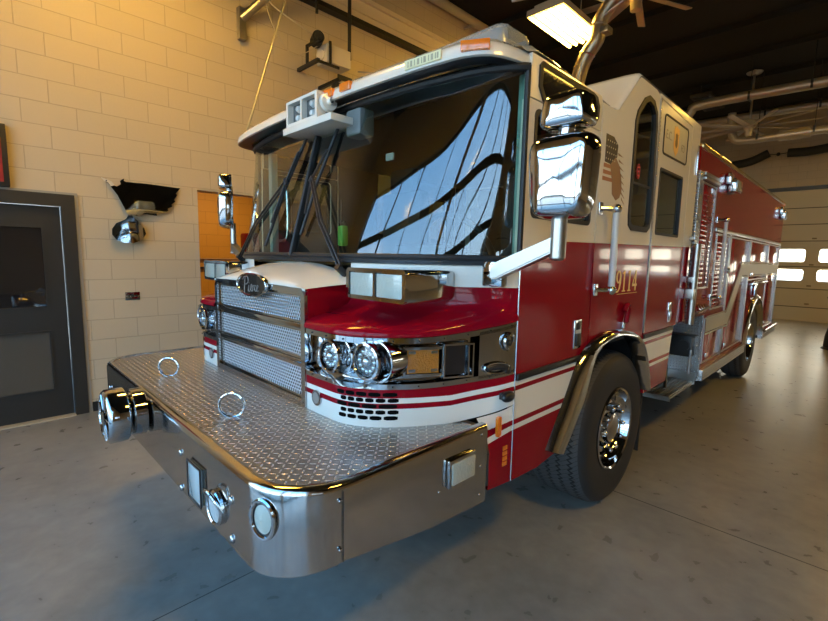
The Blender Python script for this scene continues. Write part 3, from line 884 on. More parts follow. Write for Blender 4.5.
    text_mesh(bm, 'E.C.', .085, Matrix.Translation((0, 3.605, 2.535)) @ Mx, .0005); text_mesh(bm, 'FD', .075, Matrix.Translation((0, 3.945, 2.50)) @ Mx, .0005)
    obj('sign_lettering', bm, mat('letter_grey', (.30, .28, .22), .5), sgn, 0)
    # below the rear door
    bm = new()
    plate(bm, [(3.388, .955)]+arch_y(3.40, 3.5)+[(3.50, .672), (4.01, .672), (4.095, 1.118), (3.388, 1.118)], plane='x', d0=xa, d1=xb, mib=1, mie=0)
    obj('lower_side_panel', bm, [paint, interior], truck, 0)
    # rear post
    bm = new(); plate(bm, [(4.175, 1.135), (4.405, 1.135), (4.405, 2.765), (3.38, 2.765), (3.38, 2.745), (4.175, 2.715)], plane='x', d0=xa, d1=xb, mib=1, mie=0)
    ps = obj('rear_post', bm, [paint, interior], truck, 0)
    bm = new(); bx(bm, s*X, s*(X+.012), 4.34, 4.375, 2.36, 2.60, .003); obj('post_lamp', bm, chrome_w, ps)
    # rub rail above stripes
    bm = new(); bx(bm, s*X, s*(X+.012), 1.752, 2.40, 1.092, 1.122, .003); obj('rub_rail', bm, darkmetal, truck)
    bm = new(); bx(bm, s*X, s*(X+.012), 3.40, 4.06, 1.096, 1.124, .003)
    obj('rub_rail', bm, darkmetal, truck)
    # vertical grab handle behind front door
    def grab(name, y, z0, z1, parent, r=.019, st=.065):
        bm = new()
        tube(bm, [(s*(X+st), y, z0), (s*(X+st), y, z1)], r, 14)
        g = obj(name, bm, tubewhite, parent)
        for zz in (z0, z1):
            bm = new()
            sph(bm, (s*(X+st), y, zz), r*1.5, u=14, v=10)
            tube(bm, [(s*(X+st), y, zz), (s*(X+st*.6), y-.03, zz), (s*X, y-.07, zz)], r*.7, 8)
            bx(bm, s*X, s*(X+.01), y-.095, y-.045, zz-.035, zz+.035, .006)
            obj('handle_bracket', bm, chrome_w, g)
        return g
    grab('grab_handle', 2.605, 1.480, 1.935, truck)
    grab('body_grab_handle', 5.30, 1.30, 2.06, truck, .017)
    # long pole handle at the rear edge of the cab
    bm = new(); tube(bm, [(s*(X+.045), 4.40, 1.11), (s*(X+.045), 4.42, 1.8)], .03, 14); ph = obj('pole_handle', bm, brushed, truck)
    for c0, c1, c2, c3, c4 in ((4.33, 4.42, 1.33, 1.42, .07), (4.38, 4.45, 1.47, 1.52, .05), (4.33, 4.43, 1.83, 1.86, .045)):
        bm = new(); bx(bm, s*X, s*(X+c4), c0, c1, c2, c3, .006); obj('handle_clamp', bm, brushed, ph)
    # front wheel fender trim
    bm = new()
    FO = catmull([Vector(p) for p in ((2.06, .665, 0), (2.16, .80, 0), (2.25, .92, 0), (2.36, 1.08, 0), (2.46, 1.16, 0), (2.62, 1.21, 0), (2.80, 1.222, 0), (2.95, 1.212, 0), (3.17, 1.165, 0), (3.32, 1.08, 0), (3.44, .91, 0), (3.51, .70, 0))], 4)
    FI = catmull([Vector(p) for p in ((2.18, .62, 0), (2.32, .77, 0), (2.425, .91, 0), (2.495, 1.065, 0), (2.56, 1.13, 0), (2.66, 1.165, 0), (2.80, 1.18, 0), (2.94, 1.172, 0), (3.14, 1.13, 0), (3.28, 1.05, 0), (3.39, .90, 0), (3.49, .70, 0))], 4)
    rings = []
    for a, b in zip(FO, FI):
        m = a.lerp(b, .45)
        rings.append([(s*(X+.0), a.x, a.y), (s*(X+.028), lerp(a.x, b.x, .1), lerp(a.y, b.y, .1)), (s*(X+.052), m.x, m.y), (s*(X+.055), lerp(a.x, b.x, .8), lerp(a.y, b.y, .8)), (s*(X+.045), b.x, b.y), (s*(X-.05), b.x, b.y)])
    loft(bm, rings, capa=False)
    bmesh.ops.solidify(bm, geom=bm.faces[:], thickness=.004)
    obj('wheel_fender', bm, chrome_w, truck, 50)
    # wheel well liner and flap
    bm = new(); W_ = [(p[0]+.0, p[1]) for p in ARCH]
    loft(bm, [[(s*(X-.02), y, z) for y, z in W_], [(s*.55, y, z) for y, z in W_]]); plate(bm, [(2.19, .62)]+ARCH+[(3.49, .62)], plane='x', d0=s*.56, d1=s*.55)
    obj('wheel_well', bm, rubber, truck)
    bm = new(); bx(bm, s*.80, s*(X-.04), 3.60, 3.615, .18, .78); bx(bm, s*.80, s*(X-.02), 3.52, 3.60, .70, .80); obj('mud_flap', bm, rubber, truck, 0)
# unit number in gold serif digits
def digit(bm, ch, y0, z0, w, h, x, mi=0):
    def P(l): return [(y0+u*w, z0+v*h) for u, v in l]
    if ch == '1':
        plate(bm, P([(.15, 0), (.85, 0), (.85, .05), (.64, .07), (.64, 1), (.5, 1), (.15, .88), (.15, .83), (.38, .86), (.38, .07), (.15, .05)]), [], 'x', x, x-.002, mi)
    if ch == '4':
        plate(bm, P([(.55, 0), (.80, 0), (.80, .22), (1, .22), (1, .34), (.80, .34), (.80, 1), (.64, 1), (.0, .33), (.0, .22), (.55, .22)]), [P([(.55, .34), (.14, .34), (.55, .78)])], 'x', x, x-.002, mi)
    if ch == '9':
        o = [(.5+.5*math.cos(a), .70+.30*math.sin(a)) for a in [math.radians(t) for t in range(0, 271, 15)]]
        outer = [(1.0, .70)]+o[1:]+[(.62, .42), (.70, .46), (.62, .20), (.45, .08), (.12, .03), (.12, -.02), (.5, -.01), (.85, .16), (.98, .42)]
        hole = [(.5+.22*math.cos(a), .70+.22*math.sin(a)) for a in [math.radians(t) for t in range(0, 360, 20)]]
        plate(bm, P(outer), [P(hole)], 'x', x, x-.002, mi)
bm = new()
for k, ch in enumerate('9114'): digit(bm, ch, 2.835+k*.092, 1.452, .078 if ch in '94' else .074, .135, X+.0025)
bx(bm, X+.0005, X+.0025, 2.86, 3.20, 1.437, 1.440)
obj('unit_number', bm, goldleaf, truck, 0)
# red tassel-shaped reflector / hook under number
bm = new(); tube(bm, [(X+.02, 2.96, 1.33), (X+.025, 2.99, 1.37), (X+.02, 3.02, 1.34), (X+.02, 3.0, 1.25)], .016, 8, smooth=4); bx(bm, X, X+.02, 2.955, 2.99, 1.215, 1.255, .003, mi=1)
obj('red_hook', bm, [red, chrome], truck)
# flag decal
bm = new(); xd = X+.0015
plate(bm, [(2.555, 2.195), (2.665, 2.19), (2.72, 2.245), (2.725, 2.31), (2.66, 2.345), (2.555, 2.345)], plane='x', d0=xd, d1=xd-.001, mi=0)
for k in range(5):
    for j in range(4):
        sph(bm, (xd+.0005, 2.568+k*.030+(j % 2)*.012, 2.215+j*.033), .005, 1, sc=(.2, 1, 1), u=6, v=4)
for k in range(3): plate(bm, [(2.545-.004*k, 2.165-k*.036), (2.68, 2.168-k*.036), (2.68, 2.188-k*.036), (2.545-.004*k, 2.187-k*.036)], plane='x', d0=xd, d1=xd-.001, mi=2)
plate(bm, [(2.63, 2.19), (2.70, 2.24), (2.76, 2.20), (2.80, 2.13), (2.815, 2.06), (2.79, 2.02), (2.74, 2.00), (2.68, 2.03), (2.67, 2.10)], plane='x', d0=xd+.0005, d1=xd-.001, mi=3)
for k in range(8):
    a = (2.735+.012*k, 2.27-.035*k)
    plate(bm, [(a[0], a[1]), (a[0]+.075-.002*k, a[1]-.015-.004*k), (a[0]+.004, a[1]-.014)], plane='x', d0=xd+.0005, d1=xd-.001, mi=3)
obj('flag_decal', bm, [mat('decal_navy', (.03, .025, .03), .5), white, mat('decal_bronze_red', (.42, .16, .07), .4), mat('decal_bronze', (.30, .17, .09), .4)], truck, 0)

# ------------------------------------------------------------------ roofs and back of cab
bm = new()
def roofring(y, z):
    return [(-X, y, z-.03), (-X+.03, y, z)]+[(lerp(-X+.08, X-.08, k/10), y, z+.012) for k in range(11)]+[(X-.03, y, z), (X, y, z-.03)]
loft(bm, [[(x, max(y, 1.70), z-.0) for x, y, z in roofring(1.72, 2.54)], roofring(1.80, 2.565), roofring(2.0, 2.56), roofring(2.45, 2.535), roofring(2.66, 2.52)])
bmesh.ops.solidify(bm, geom=bm.faces[:], thickness=.02)
obj('cab_roof', bm, [white], truck, 50)
bm = new()
Y0 = [(2.50, 2.50), (2.66, 2.505), (2.70, 2.525), (2.965, 2.765), (3.00, 2.792), (3.05, 2.80), (4.38, 2.79), (4.41, 2.77)]
rings = []
for y, z in Y0: rings.append([(-X, y, z-.022), (-X+.012, y, z-.006), (-X+.035, y, z)]+[(lerp(-X+.1, X-.1, k/8), y, z+.004) for k in range(9)]+[(X-.035, y, z), (X-.012, y, z-.006), (X, y, z-.022)])
loft(bm, rings)
bmesh.ops.solidify(bm, geom=bm.faces[:], thickness=.02)
obj('raised_roof', bm, [white], truck, 50)
bm = new(); bx(bm, -X+.03, X-.03, 4.38, 4.41, 1.14, 2.77); obj('cab_back_wall', bm, [white], truck, 0)

# ------------------------------------------------------------------ cab interior
bm = new(); bx(bm, -1.2, 1.2, 1.8, 4.37, 1.12, 1.16); obj('cab_floor', bm, interior, truck, 0)
bm = new()
loft(bm, [[(x, evalp(SWB, x)+.02, 1.60) for x in xs2[2:-2]], [(x, evalp(SWB, x)+.25, 1.63) for x in xs2[2:-2]], [(x, 1.98, 1.60) for x in xs2[2:-2]], [(x, 2.0, 1.45) for x in xs2[2:-2]], [(x, 1.95, 1.16) for x in xs2[2:-2]]])
bx(bm, .25, .68, 1.86, 2.0, 1.58, 1.72, .03); bx(bm, -.2, .2, 1.85, 2.2, 1.2, 1.66, .04)
dash = obj('dashboard', bm, interior, truck)
bm = new()
M = Matrix.Translation((.62, 2.06, 1.70)) @ Matrix.Rotation(math.radians(-55), 4, 'X')
pts = [M @ Vector((.23*math.cos(a), .23*math.sin(a), 0)) for a in [2*PI*k/36 for k in range(36)]]
tube(bm, pts, .018, 10, closed=True)
for a in (0.2, 2.2, 4.7): tube(bm, [M @ Vector((0, 0, -.02)), M @ Vector((.225*math.cos(a), .225*math.sin(a), 0))], .014, 8)
sph(bm, M @ Vector((0, 0, -.01)), .06, sc=(1, 1, .7)); cyl(bm, M @ Vector((0, 0, -.03)), M @ Vector((0, -.02, -.35)), .035)
obj('steering_wheel', bm, blackplastic, truck)
def seat(cx, cy, rz=0, nm='seat'):
    bm = new()
    bx(bm, -.25, .25, -.25, .27, .0, .16, .05); bx(bm, -.25, .25, .22, .36, .10, .78, .05); bx(bm, -.15, .15, .22, .34, .76, .98, .05)
    bx(bm, -.2, .2, -.2, .25, -.28, .0)
    M = Matrix.Translation((cx, cy, 1.44)) @ Matrix.Rotation(rz, 4, 'Z'); bmesh.ops.transform(bm, matrix=M, verts=bm.verts)
    return obj(nm, bm, seatmat, truck)
seat(.66, 2.55, nm='driver_seat'); seat(-.66, 2.55, nm='officer_seat'); seat(.7, 3.9, nm='crew_seat'); seat(-.7, 3.9, nm='crew_seat')
bm = new(); bx(bm, -.3, .3, 2.2, 3.2, 1.16, 1.62, .05); obj('engine_cover', bm, interior, truck)
bm = new(); bx(bm, -1.2, 1.2, 1.80, 4.35, 2.46, 2.475); obj('headliner', bm, interior, truck, 0)
for s in (1, -1):
    bm = new()
    bx(bm, s*1.205, s*1.155, 1.80, 1.86, 1.62, 2.46, .01)
    t_ = obj('interior_post', bm, teal if s > 0 else mat('grey_green_trim', (.45, .52, .48), .5), truck)
    if s < 0:
        bm = new(); tube(bm, [(s*1.15, 1.86, 2.18), (s*1.07, 1.88, 2.19), (s*1.04, 1.88, 2.10), (s*1.05, 1.88, 1.80), (s*1.14, 1.86, 1.76)], .014, 8, smooth=5); obj('interior_grab_bar', bm, chrome_w, t_)
bm = new(); bx(bm, .28, .325, 1.44, 1.48, 1.70, 1.81, .01); cyl(bm, (.29, 1.46, 1.80), (.29, 1.46, 1.95), .004, mi=1); sph(bm, (.29, 1.46, 1.825), .011, 1); sph(bm, (.317, 1.46, 1.825), .011, 1)
obj('green_radio', bm, [mat('lime_plastic', (.18, .55, .08), .5), blackplastic], truck)
bm = new(); bx(bm, .95, 1.0, 2.42, 2.47, 1.85, 2.02, .015); tube(bm, [(1.0, 2.3, 2.35), (.96, 2.4, 2.0), (.9, 2.5, 1.7)], .012, 6)
obj('seat_belt_buckle', bm, mat('buckle_red', (.55, .06, .03), .5), truck)

# ------------------------------------------------------------------ mirrors
def mirror(s):
    bm = new()
    bx(bm, s*1.125 if s > 0 else s*1.235, s*1.235 if s > 0 else s*1.125, 1.615, 1.66, 1.525, 1.635, .012)
    m = empty('side_mirror', (0, 0, 0), 0, truck)
    obj('mirror_bracket', bm, chrome, m)
    bm = new()
    A = Vector((s*1.20, 1.60, 1.585)); B = Vector((s*1.475, 1.615, 1.705))
    # flat arm
    d = (B-A)
    rings = []
    for t, hw in ((0, .026), (.1, .036), (1, .030)):
        p = A+d*t
        rings.append([p+Vector((0, -.03, -hw)), p+Vector((0, .03, -hw)), p+Vector((0, .03, hw)), p+Vector((0, -.03, hw))])
    t_ = bmesh.new(); loft(t_, rings, closed=True, capa=True, capb=True); bmesh.ops.recalc_face_normals(t_, faces=t_.faces)
    bmesh.ops.bevel(t_, geom=t_.edges[:], offset=.006, segments=2, affect='EDGES'); merge(bm, t_)
    cyl(bm, (s*1.485, 1.615, 1.655), (s*1.485, 1.615, 1.83 if s > 0 else 1.90), .030 if s > 0 else .024, seg=28); sph(bm, (s*1.485, 1.615, 1.655), .030, sc=(1, 1, .4))
    obj('mirror_post', bm, brushed, m)
    # housings: convex chrome shell on the front, mirror glass at the back
    def housing(z0, z1, w0, w1, dep, cx, name):
        bm = new(); rings = []
        H = (z1-z0)/2; cz = (z0+z1)/2
        N = 40
        def outline(f, dy):
            pts = []
            for k in range(N):
                a = 2*PI*k/N; ca, sa = math.cos(a), math.sin(a)
                e = .38
                u = math.copysign(abs(ca)**e, ca); v = math.copysign(abs(sa)**e, sa)
                w = lerp(w0, w1, (v+1)/2)
                pts.append((s*cx+u*w*f, 1.60+dy, cz+v*H*f))
            return pts
        for f, dy in ((.97, .04), (1.0, .03), (1.0, 0), (.99, -.025), (.965, -.045), (.93, -.058), (.88, -.066), (.80, -.071), (.6, -.076), (.3, -.079), (.1, -.080)): rings.append(outline(f, dy*dep))
        loft(bm, rings, closed=True, capb=True); bmesh.ops.recalc_face_normals(bm, faces=bm.faces)
        T = Matrix.Translation((0, 0, 0))
        if s < 0: T = Matrix.Translation((-1.50, 1.58, .055)) @ Matrix.Rotation(math.radians(-22), 4, 'Z') @ Matrix.Translation((1.50, -1.60, 0))
        bmesh.ops.transform(bm, matrix=T, verts=bm.verts)
        h = obj(name, bm, chrome, m, 60)
        bm = new(); g = [(p[0], p[2]) for p in outline(.96, 0)]
        plate(bm, g, plane='y', d0=1.60+.032*dep, d1=1.60+.036*dep); bmesh.ops.transform(bm, matrix=T, verts=bm.verts)
        obj('mirror_glass', bm, mat('silvered_glass', (.8, .82, .84), .02, 1), m, 0)
    housing(1.800, 2.105, .108, .128, 1.0, 1.50, 'mirror_housing')
    housing(2.122, 2.245, .098, .082, .9, 1.508, 'upper_mirror_housing')
    bm = new(); cyl(bm, (s*1.50, 1.60, 2.09+(0 if s > 0 else .05)), (s*1.505, 1.60, 2.14+(0 if s > 0 else .06)), .03); obj('mirror_joint', bm, chrome_w, m)
mirror(1); mirror(-1)

# ------------------------------------------------------------------ wheels
def tyre_mat():
    m = mat('tyre_rubber', (.016, .016, .017), .62); b = NB(m); P = m.node_tree.nodes['Principled BSDF']
    o = b.xyz(); x, y, z = o
    ang = b.m('ARCTAN2', z, y); r = b.m('SQRT', b.m('ADD', b.m('MULTIPLY', y, y), b.m('MULTIPLY', z, z)))
    tri = b.m('PINGPONG', b.m('MULTIPLY', ang, 14.0), 0.5)
    w = b.m('ADD', x, b.m('MULTIPLY', tri, .05))
    f = b.m('ABSOLUTE', b.m('SUBTRACT', b.m('FRACT', b.m('ADD', b.m('MULTIPLY', w, 1/.078), 40.2)), .5))
    g1 = b.m('LESS_THAN', f, .10)
    cut = b.m('LESS_THAN', b.m('FRACT', b.m('MULTIPLY', b.m('ADD', ang, b.m('MULTIPLY', x, 1.2)), 16.0)), .07)
    g = b.m('MAXIMUM', g1, cut)
    onT = b.m('GREATER_THAN', r, .500)
    g = b.m('MULTIPLY', g, onT)
    b.l(b.mix(g, b_col, (.004, .004, .004)) if 0 else b.mix(g, b.mix(onT, (.022, .021, .021), (.055, .056, .058)), (.002, .002, .002)), P.inputs['Base Color'])
    bp = b.n('ShaderNodeBump'); bp.inputs['Strength'].default_value = 1.0; bp.inputs['Distance'].default_value = .012; bp.invert = True
    b.l(g, bp.inputs['Height']); b.l(bp.outputs[0], P.inputs['Normal'])
    return m
tyre_m = tyre_mat()
def wheel(name, loc, s, width, dual=False, rz=0):
    """local: axis along x, outer face towards +x*s at x=0"""
    w = empty(name, loc, rz, truck)
    OFF[w.name] = Vector((0, 0, 0))
    R = .520
    bm = new()
    def ty(x0):
        lathe(bm, [(.275, x0-.02), (.285, x0+.0), (.33, x0+.008), (.42, x0+.012), (.47, x0+.004), (.498, x0-.018), (.512, x0-.045), (R, x0-.07), (R, x0-width+.07), (.512, x0-width+.045), (.49, x0-width+.01), (.42, x0-width), (.285, x0-width+.01)], (0, 0, 0), (s, 0, 0), 96)
    ty(0)
    if dual: ty(-width-.05)
    t = obj('tyre', bm, tyre_m, w, 35)
    bm = new()
    if not dual:
        lathe(bm, [(.278, -.04), (.280, .006), (.272, .012), (.262, .004), (.255, -.02), (.245, -.055), (.225, -.075), (.20, -.06), (.175, -.045), (.105, -.04), (.098, -.012), (.085, -.004), (.05, .004), (0, .006)], (0, 0, 0), (s, 0, 0), 72)
    else:
        lathe(bm, [(.278, -.04), (.280, .004), (.268, .008), (.255, -.03), (.245, -.14), (.20, -.17), (.13, -.16), (.12, -.05), (.09, -.03), (0, -.025)], (0, 0, 0), (s, 0, 0), 72)
    rim = obj('rim', bm, chrome, w, 30)
    dz = -.045 if not dual else -.15
    for k in range(10):
        a = 2*PI*k/10
        c = Vector((s*dz, .150*math.cos(a), .150*math.sin(a)))
        bm = new(); cyl(bm, c, c+Vector((s*.045, 0, 0)), .019, .017, seg=6); sph(bm, c+Vector((s*.045, 0, 0)), .015, u=10, v=6)
        obj('lug_nut', bm, chrome, w, 30)
        a = 2*PI*(k+.5)/10
        c = Vector((s*(dz-.018), .205*math.cos(a), .205*math.sin(a)))
        bm = new(); cyl(bm, c, c+Vector((s*.006, 0, 0)), .022, seg=16)
        obj('hand_hole', bm, blackplastic, w, 30)
    return w
wheel('front_wheel', (1.224, 3.04, .519), 1, .40, rz=math.radians(0))
wheel('front_wheel', (-1.224, 3.04, .519), -1, .40)
wheel('rear_wheel', (1.215, 7.93, .519), 1, .27, True)
wheel('rear_wheel', (-1.215, 7.93, .519), -1, .27, True)
bm = new(); cyl(bm, (-1.0, 3.04, .50), (1.0, 3.04, .50), .07); cyl(bm, (-.9, 7.93, .50), (.9, 7.93, .50), .10); sph(bm, (0, 7.93, .5), .24)
for s in (1, -1): bx(bm, s*.38, s*.46, 1.3, 9.6, .62, .86)
obj('chassis', bm, rubber, truck)

# ------------------------------------------------------------------ rear body
YB0, YB1, ZB0, ZB1 = 4.46, 9.76, .56, 2.62
for s in (1, -1):
    xa, xb = s*X, s*(X-.03)
    A2 = arc(7.93, .50, .64, 172, 8, 20)
    bm = new()
    outer = [(YB0, 1.14), (5.09, 1.14), (5.09, ZB0), (A2[0][0], ZB0)]+A2+[(A2[-1][0], ZB0+.02), (9.0, ZB0+.02), (YB1, ZB0+.02), (YB1, ZB1), (YB0, ZB1)]
    plate(bm, outer, plane='x', d0=xa, d1=xb)
    bs = obj('body_side', bm, red, truck, 0)
    # wheel fender ring
    bm = new()
    o_, i_ = arc(7.93, .50, .70, 176, 4, 24), arc(7.93, .50, .63, 176, 4, 24)
    rings = [[(s*X, a[0], a[1]), (s*(X+.03), lerp(a[0], b[0], .3), lerp(a[1], b[1], .3)), (s*(X+.035), lerp(a[0], b[0], .8), lerp(a[1], b[1], .8)), (s*(X-.08), b[0], b[1])] for a, b in zip(o_, i_)]
    loft(bm, rings); bmesh.ops.solidify(bm, geom=bm.faces[:], thickness=.003)
    obj('rear_fender', bm, chrome_w, bs, 50)
    bm = new(); loft(bm, [[(s*(X-.02), a, b) for a, b in arc(7.93, .50, .64, 180, 0, 24)], [(s*.5, a, b) for a, b in arc(7.93, .50, .64, 180, 0, 24)]]); obj('rear_wheel_well', bm, rubber, bs)
    # roll-up doors with aluminium frames: (y0,y1,z0,z1)
    for (y0, y1, z0, z1, slat) in ((4.60, 5.10, 1.40, 2.35, 1), (5.28, 5.86, 1.17, 1.93, 1), (5.12, 5.86, .64, 1.10, 0), (5.94, 7.06, .64, 1.93, 0), (7.14, 8.50, 1.42, 1.93, 0), (8.58, 9.62, .66, 1.93, 0)):
        if y0 > 7.1 and y1 < 8.55: z0 = 1.42
        bm = new(); bx(bm, xa, s*(X+.002), y0+.02, y1-.02, z0+.02, z1-.02, .002)
        if slat:
            n = int((z1-z0-.06)/.045)
            for k in range(n): bx(bm, xa, s*(X+.005), y0+.03, y1-.03, z0+.03+k*.045, z0+.03+k*.045+.036, .002)
        dr = obj('compartment_door', bm, red, truck, 30)
        bm = new(); plate(bm, [(y0, z0), (y1, z0), (y1, z1), (y0, z1)], [[(y0+.016, z0+.016), (y1-.016, z0+.016), (y1-.016, z1-.016), (y0+.016, z1-.016)]], 'x', s*(X+.007), s*X)
        obj('door_frame', bm, brushed, dr, 0)
        if not slat:
            bm = new(); bx(bm, s*(X+.002), s*(X+.022), y0+.08, y0+.18, z0+.06, z0+.10, .006); obj('door_handle', bm, chrome, dr)
    # long trims
    bm = new(); bx(bm, s*X, s*(X+.012), 5.20, 9.70, 1.945, 1.985, .004)
    for yy in (5.87, 7.07, 8.51, 9.66): bx(bm, s*X, s*(X+.010), yy+.01, yy+.045, .62 if yy not in (8.51,) else 1.40, 1.96, .004)
    obj('door_rails', bm, brushed, bs)
    bm = new(); bx(bm, s*(X-.04), s*(X+.012), YB0+.02, YB1, ZB1-.012, ZB1+.028, .010); obj('top_rail', bm, mat('rail_warm_reflection', (.62, .48, .24), .22, 1), bs)  # gold tone is warm reflected light put into the metal colour
    # tread-plate corner
    bm = new(); bx(bm, s*(X-.05), s*(X+.012), YB0-.012, YB0+.10, 1.14, 2.42, .003); obj('corner_guard', bm, treadplate_s, bs, 0)
    bm = new(); bx(bm, s*X, s*(X+.02), 4.60, 5.12, 2.40, 2.43, .003); bx(bm, s*X, s*(X+.03), 4.58, 5.12, 2.36, 2.385, .003); obj('drip_rail', bm, brushed, bs)
    # reflective band
    bm = new()
    xo, xi = s*(X+.020), s*(X+.001)
    def bandpoly(lo, hi): return [(5.02, lerp(.945, 1.12, lo)), (6.02, lerp(.955, 1.12, lo))]
    for k, (l, h, mi_) in enumerate(((0, .10, 1), (.14, .86, 0), (.90, 1.0, 1))):
        pts = [(5.13, lerp(.93, 1.12, l)), (5.98+.14*(1-l)*1.0, lerp(.93, 1.12, l)), (6.60+.12*(1-l), lerp(1.47, 1.66, l)), (9.64, lerp(1.46, 1.655, l))]
        pth = [(5.13, lerp(.93, 1.12, h)), (5.98+.14*(1-h), lerp(.93, 1.12, h)), (6.60+.12*(1-h), lerp(1.47, 1.66, h)), (9.64, lerp(1.46, 1.655, h))]
        loft(bm, [[(s*(X+.0125), a, b) for a, b in pts], [(s*(X+.0125), a, b) for a, b in pth]], mi=mi_, flip=s < 0)
    bmesh.ops.solidify(bm, geom=bm.faces[:], thickness=.001)
    obj('reflective_band', bm, [mat('reflective_silver', (.46, .45, .40), .45, .3), white], bs, 0)
    # awning-like step rail over the wheel
    bm = new(); bx(bm, s*X, s*(X+.05), 7.22, 8.46, 1.36, 1.385, .004); tube(bm, [(s*(X+.055), 7.22, 1.40), (s*(X+.055), 8.46, 1.42)], .012, 8); bx(bm, s*X, s*(X+.03), 7.6, 7.75, 1.2, 1.36, .01)
    obj('step_rail', bm, chrome_w, bs)
    # running board, rear step
    bm = new(); bx(bm, s*(X-.30), s*(X+.03), 5.10, 7.24, .47, .58, .006); obj('running_board', bm, treadplate_s, truck, 30)
    bm = new(); bx(bm, s*(X-.30), s*(X+.03), 8.66, 9.95, .48, .57, .006)
    obj('running_board', bm, treadplate_s, truck, 30)
    bm = new(); tube(bm, [(s*(X+.04), 8.75, .60), (s*(X+.045), 9.9, .60)], .02, 10); obj('step_edge', bm, chrome, truck)
    # scene lights
    for yy in (5.62, 9.38):
        bm = new(); bx(bm, s*X, s*(X+.05), yy-.22, yy-.08, 2.42, 2.53, .008); bx(bm, s*(X+.0), s*(X+.075), yy-.10, yy+.18, 2.36, 2.49, .012)
        L = obj('scene_light', bm, chrome, truck)
        bm = new(); bx(bm, s*(X+.065), s*(X+.085), yy-.08, yy+.16, 2.375, 2.475, .008); obj('lens', bm, lens_white, L)
    # warning lamp row under top
    bm = new(); sph(bm, (s*(X+.01), 5.9, 1.56), .035, sc=(.5, 1, 1)); obj('marker_button', bm, chrome, bs)
bm = new()
bx(bm, -X+.03, X-.03, YB0, YB0+.03, 1.14, ZB1); bx(bm, -X+.03, X-.03, YB1-.03, YB1, ZB0, ZB1); bx(bm, -X+.03, X-.03, YB0+.03, YB1-.03, ZB1-.06, ZB1-.02); bx(bm, -X+.03, X-.03, YB0, 5.08, 1.14, 1.17)
obj('body_shell', bm, red, truck, 0)
bm = new(); plate(bm, [(-X, .47), (X, .47), (X, 1.14), (-X, 1.14)], plane='y', d0=5.08, d1=5.095)
tp = obj('tread_panel', bm, treadplate_v, truck, 0)
bm = new(); bx(bm, 1.0, 1.19, 4.95, 5.08, .72, .92, .01); bx(bm, .97, 1.22, 4.92, 5.08, .92, .935, .003); cyl(bm, (1.12, 4.93, .83), (1.12, 5.0, .83), .055); cyl(bm, (1.19, 4.93, .80), (1.19, 4.93, .56), .010, mi=1)
obj('hose_reel_box', bm, [darkmetal, chrome], tp)
bm = new()
bx(bm, .95, 1.21, 4.28, 5.06, .44, .455)
for k in range(6): bx(bm, .955+k*.043, .985+k*.043, 4.28, 5.06, .455, .468, .003)
bx(bm, .95, 1.22, 4.27, 4.285, .43, .47); bx(bm, .95, 1.22, 5.05, 5.065, .43, .55)
obj('entry_step', bm, brushed, truck, 30)
bm = new(); cyl(bm, (1.10, 4.55, .44), (1.0, 4.9, .62), .015); obj('step_strut', bm, darkmetal, truck)
bm = new(); bx(bm, 1.14, 1.20, 5.45, 5.85, ZB1+.03, ZB1+.09, .02); bx(bm, 1.13, 1.21, 5.43, 5.87, ZB1-.02, ZB1+.032); obj('amber_roof_lamp', bm, mat('amber_lamp_lit', (.8, .5, .1), .3, emis=(1, .62, .15), estr=1.2), truck)
# pump-panel details behind the cab
bm = new()
for k in range(4): tube(bm, [(X+.02, 4.72+.08*k, 1.25), (X+.045, 4.72+.08*k, 1.21), (X+.02, 4.72+.08*k, 1.17)], .008, 6)
tube(bm, [(X+.04, 4.62, 1.19), (X+.05, 5.02, 1.22)], .014, 8)
obj('pull_handles', bm, chrome, truck)
# ================================================================== THE ROOM
WX = -3.17
def wall_mat(name, axes, col, rowoff=0.125, emul=1):
    m = mat(name, col, .6); b = NB(m); P = m.node_tree.nodes['Principled BSDF']
    o = b.xyz(); ax = {'x': o[0], 'y': o[1], 'z': o[2]}
    cb = b.n('ShaderNodeCombineXYZ')
    b.l(b.m('ADD', ax[axes[0]], 41.5-.01), cb.inputs[0]); b.l(b.m('ADD', ax[axes[1]], 41.1-rowoff), cb.inputs[1])
    br = b.n('ShaderNodeTexBrick'); b.l(cb.outputs[0], br.inputs['Vector'])
    br.inputs['Scale'].default_value = 1; br.inputs['Brick Width'].default_value = .411; br.inputs['Row Height'].default_value = .2055
    br.inputs['Mortar Size'].default_value = .0045; br.inputs['Mortar Smooth'].default_value = .4
    br.inputs['Color1'].default_value = (*col, 1); br.inputs['Color2'].default_value = (*[c*.96 for c in col], 1)
    br.inputs['Mortar'].default_value = (*[c*.74 for c in col], 1)
    b.l(br.outputs['Color'], P.inputs['Base Color'])
    n = b.n('ShaderNodeTexNoise'); n.inputs['Scale'].default_value = 30; n.inputs['Detail'].default_value = 6; b.l(b.tc.outputs['Object'], n.inputs['Vector'])
    h = b.m('SUBTRACT', b.m('MULTIPLY', n.outputs['Fac'], .35), b.m('MULTIPLY', br.outputs['Fac'], 1.0))
    bp = b.n('ShaderNodeBump'); bp.inputs['Strength'].default_value = .55; bp.inputs['Distance'].default_value = .008
    b.l(h, bp.inputs['Height']); b.l(bp.outputs[0], P.inputs['Normal'])
    return m
BLOCK = (.56, .46, .32)
blockY = wall_mat('painted_block_side', 'yz', BLOCK); blockX = wall_mat('painted_block_end', 'xz', BLOCK)
ochre = wall_mat('ochre_block', 'yz', (.50, .24, .03))
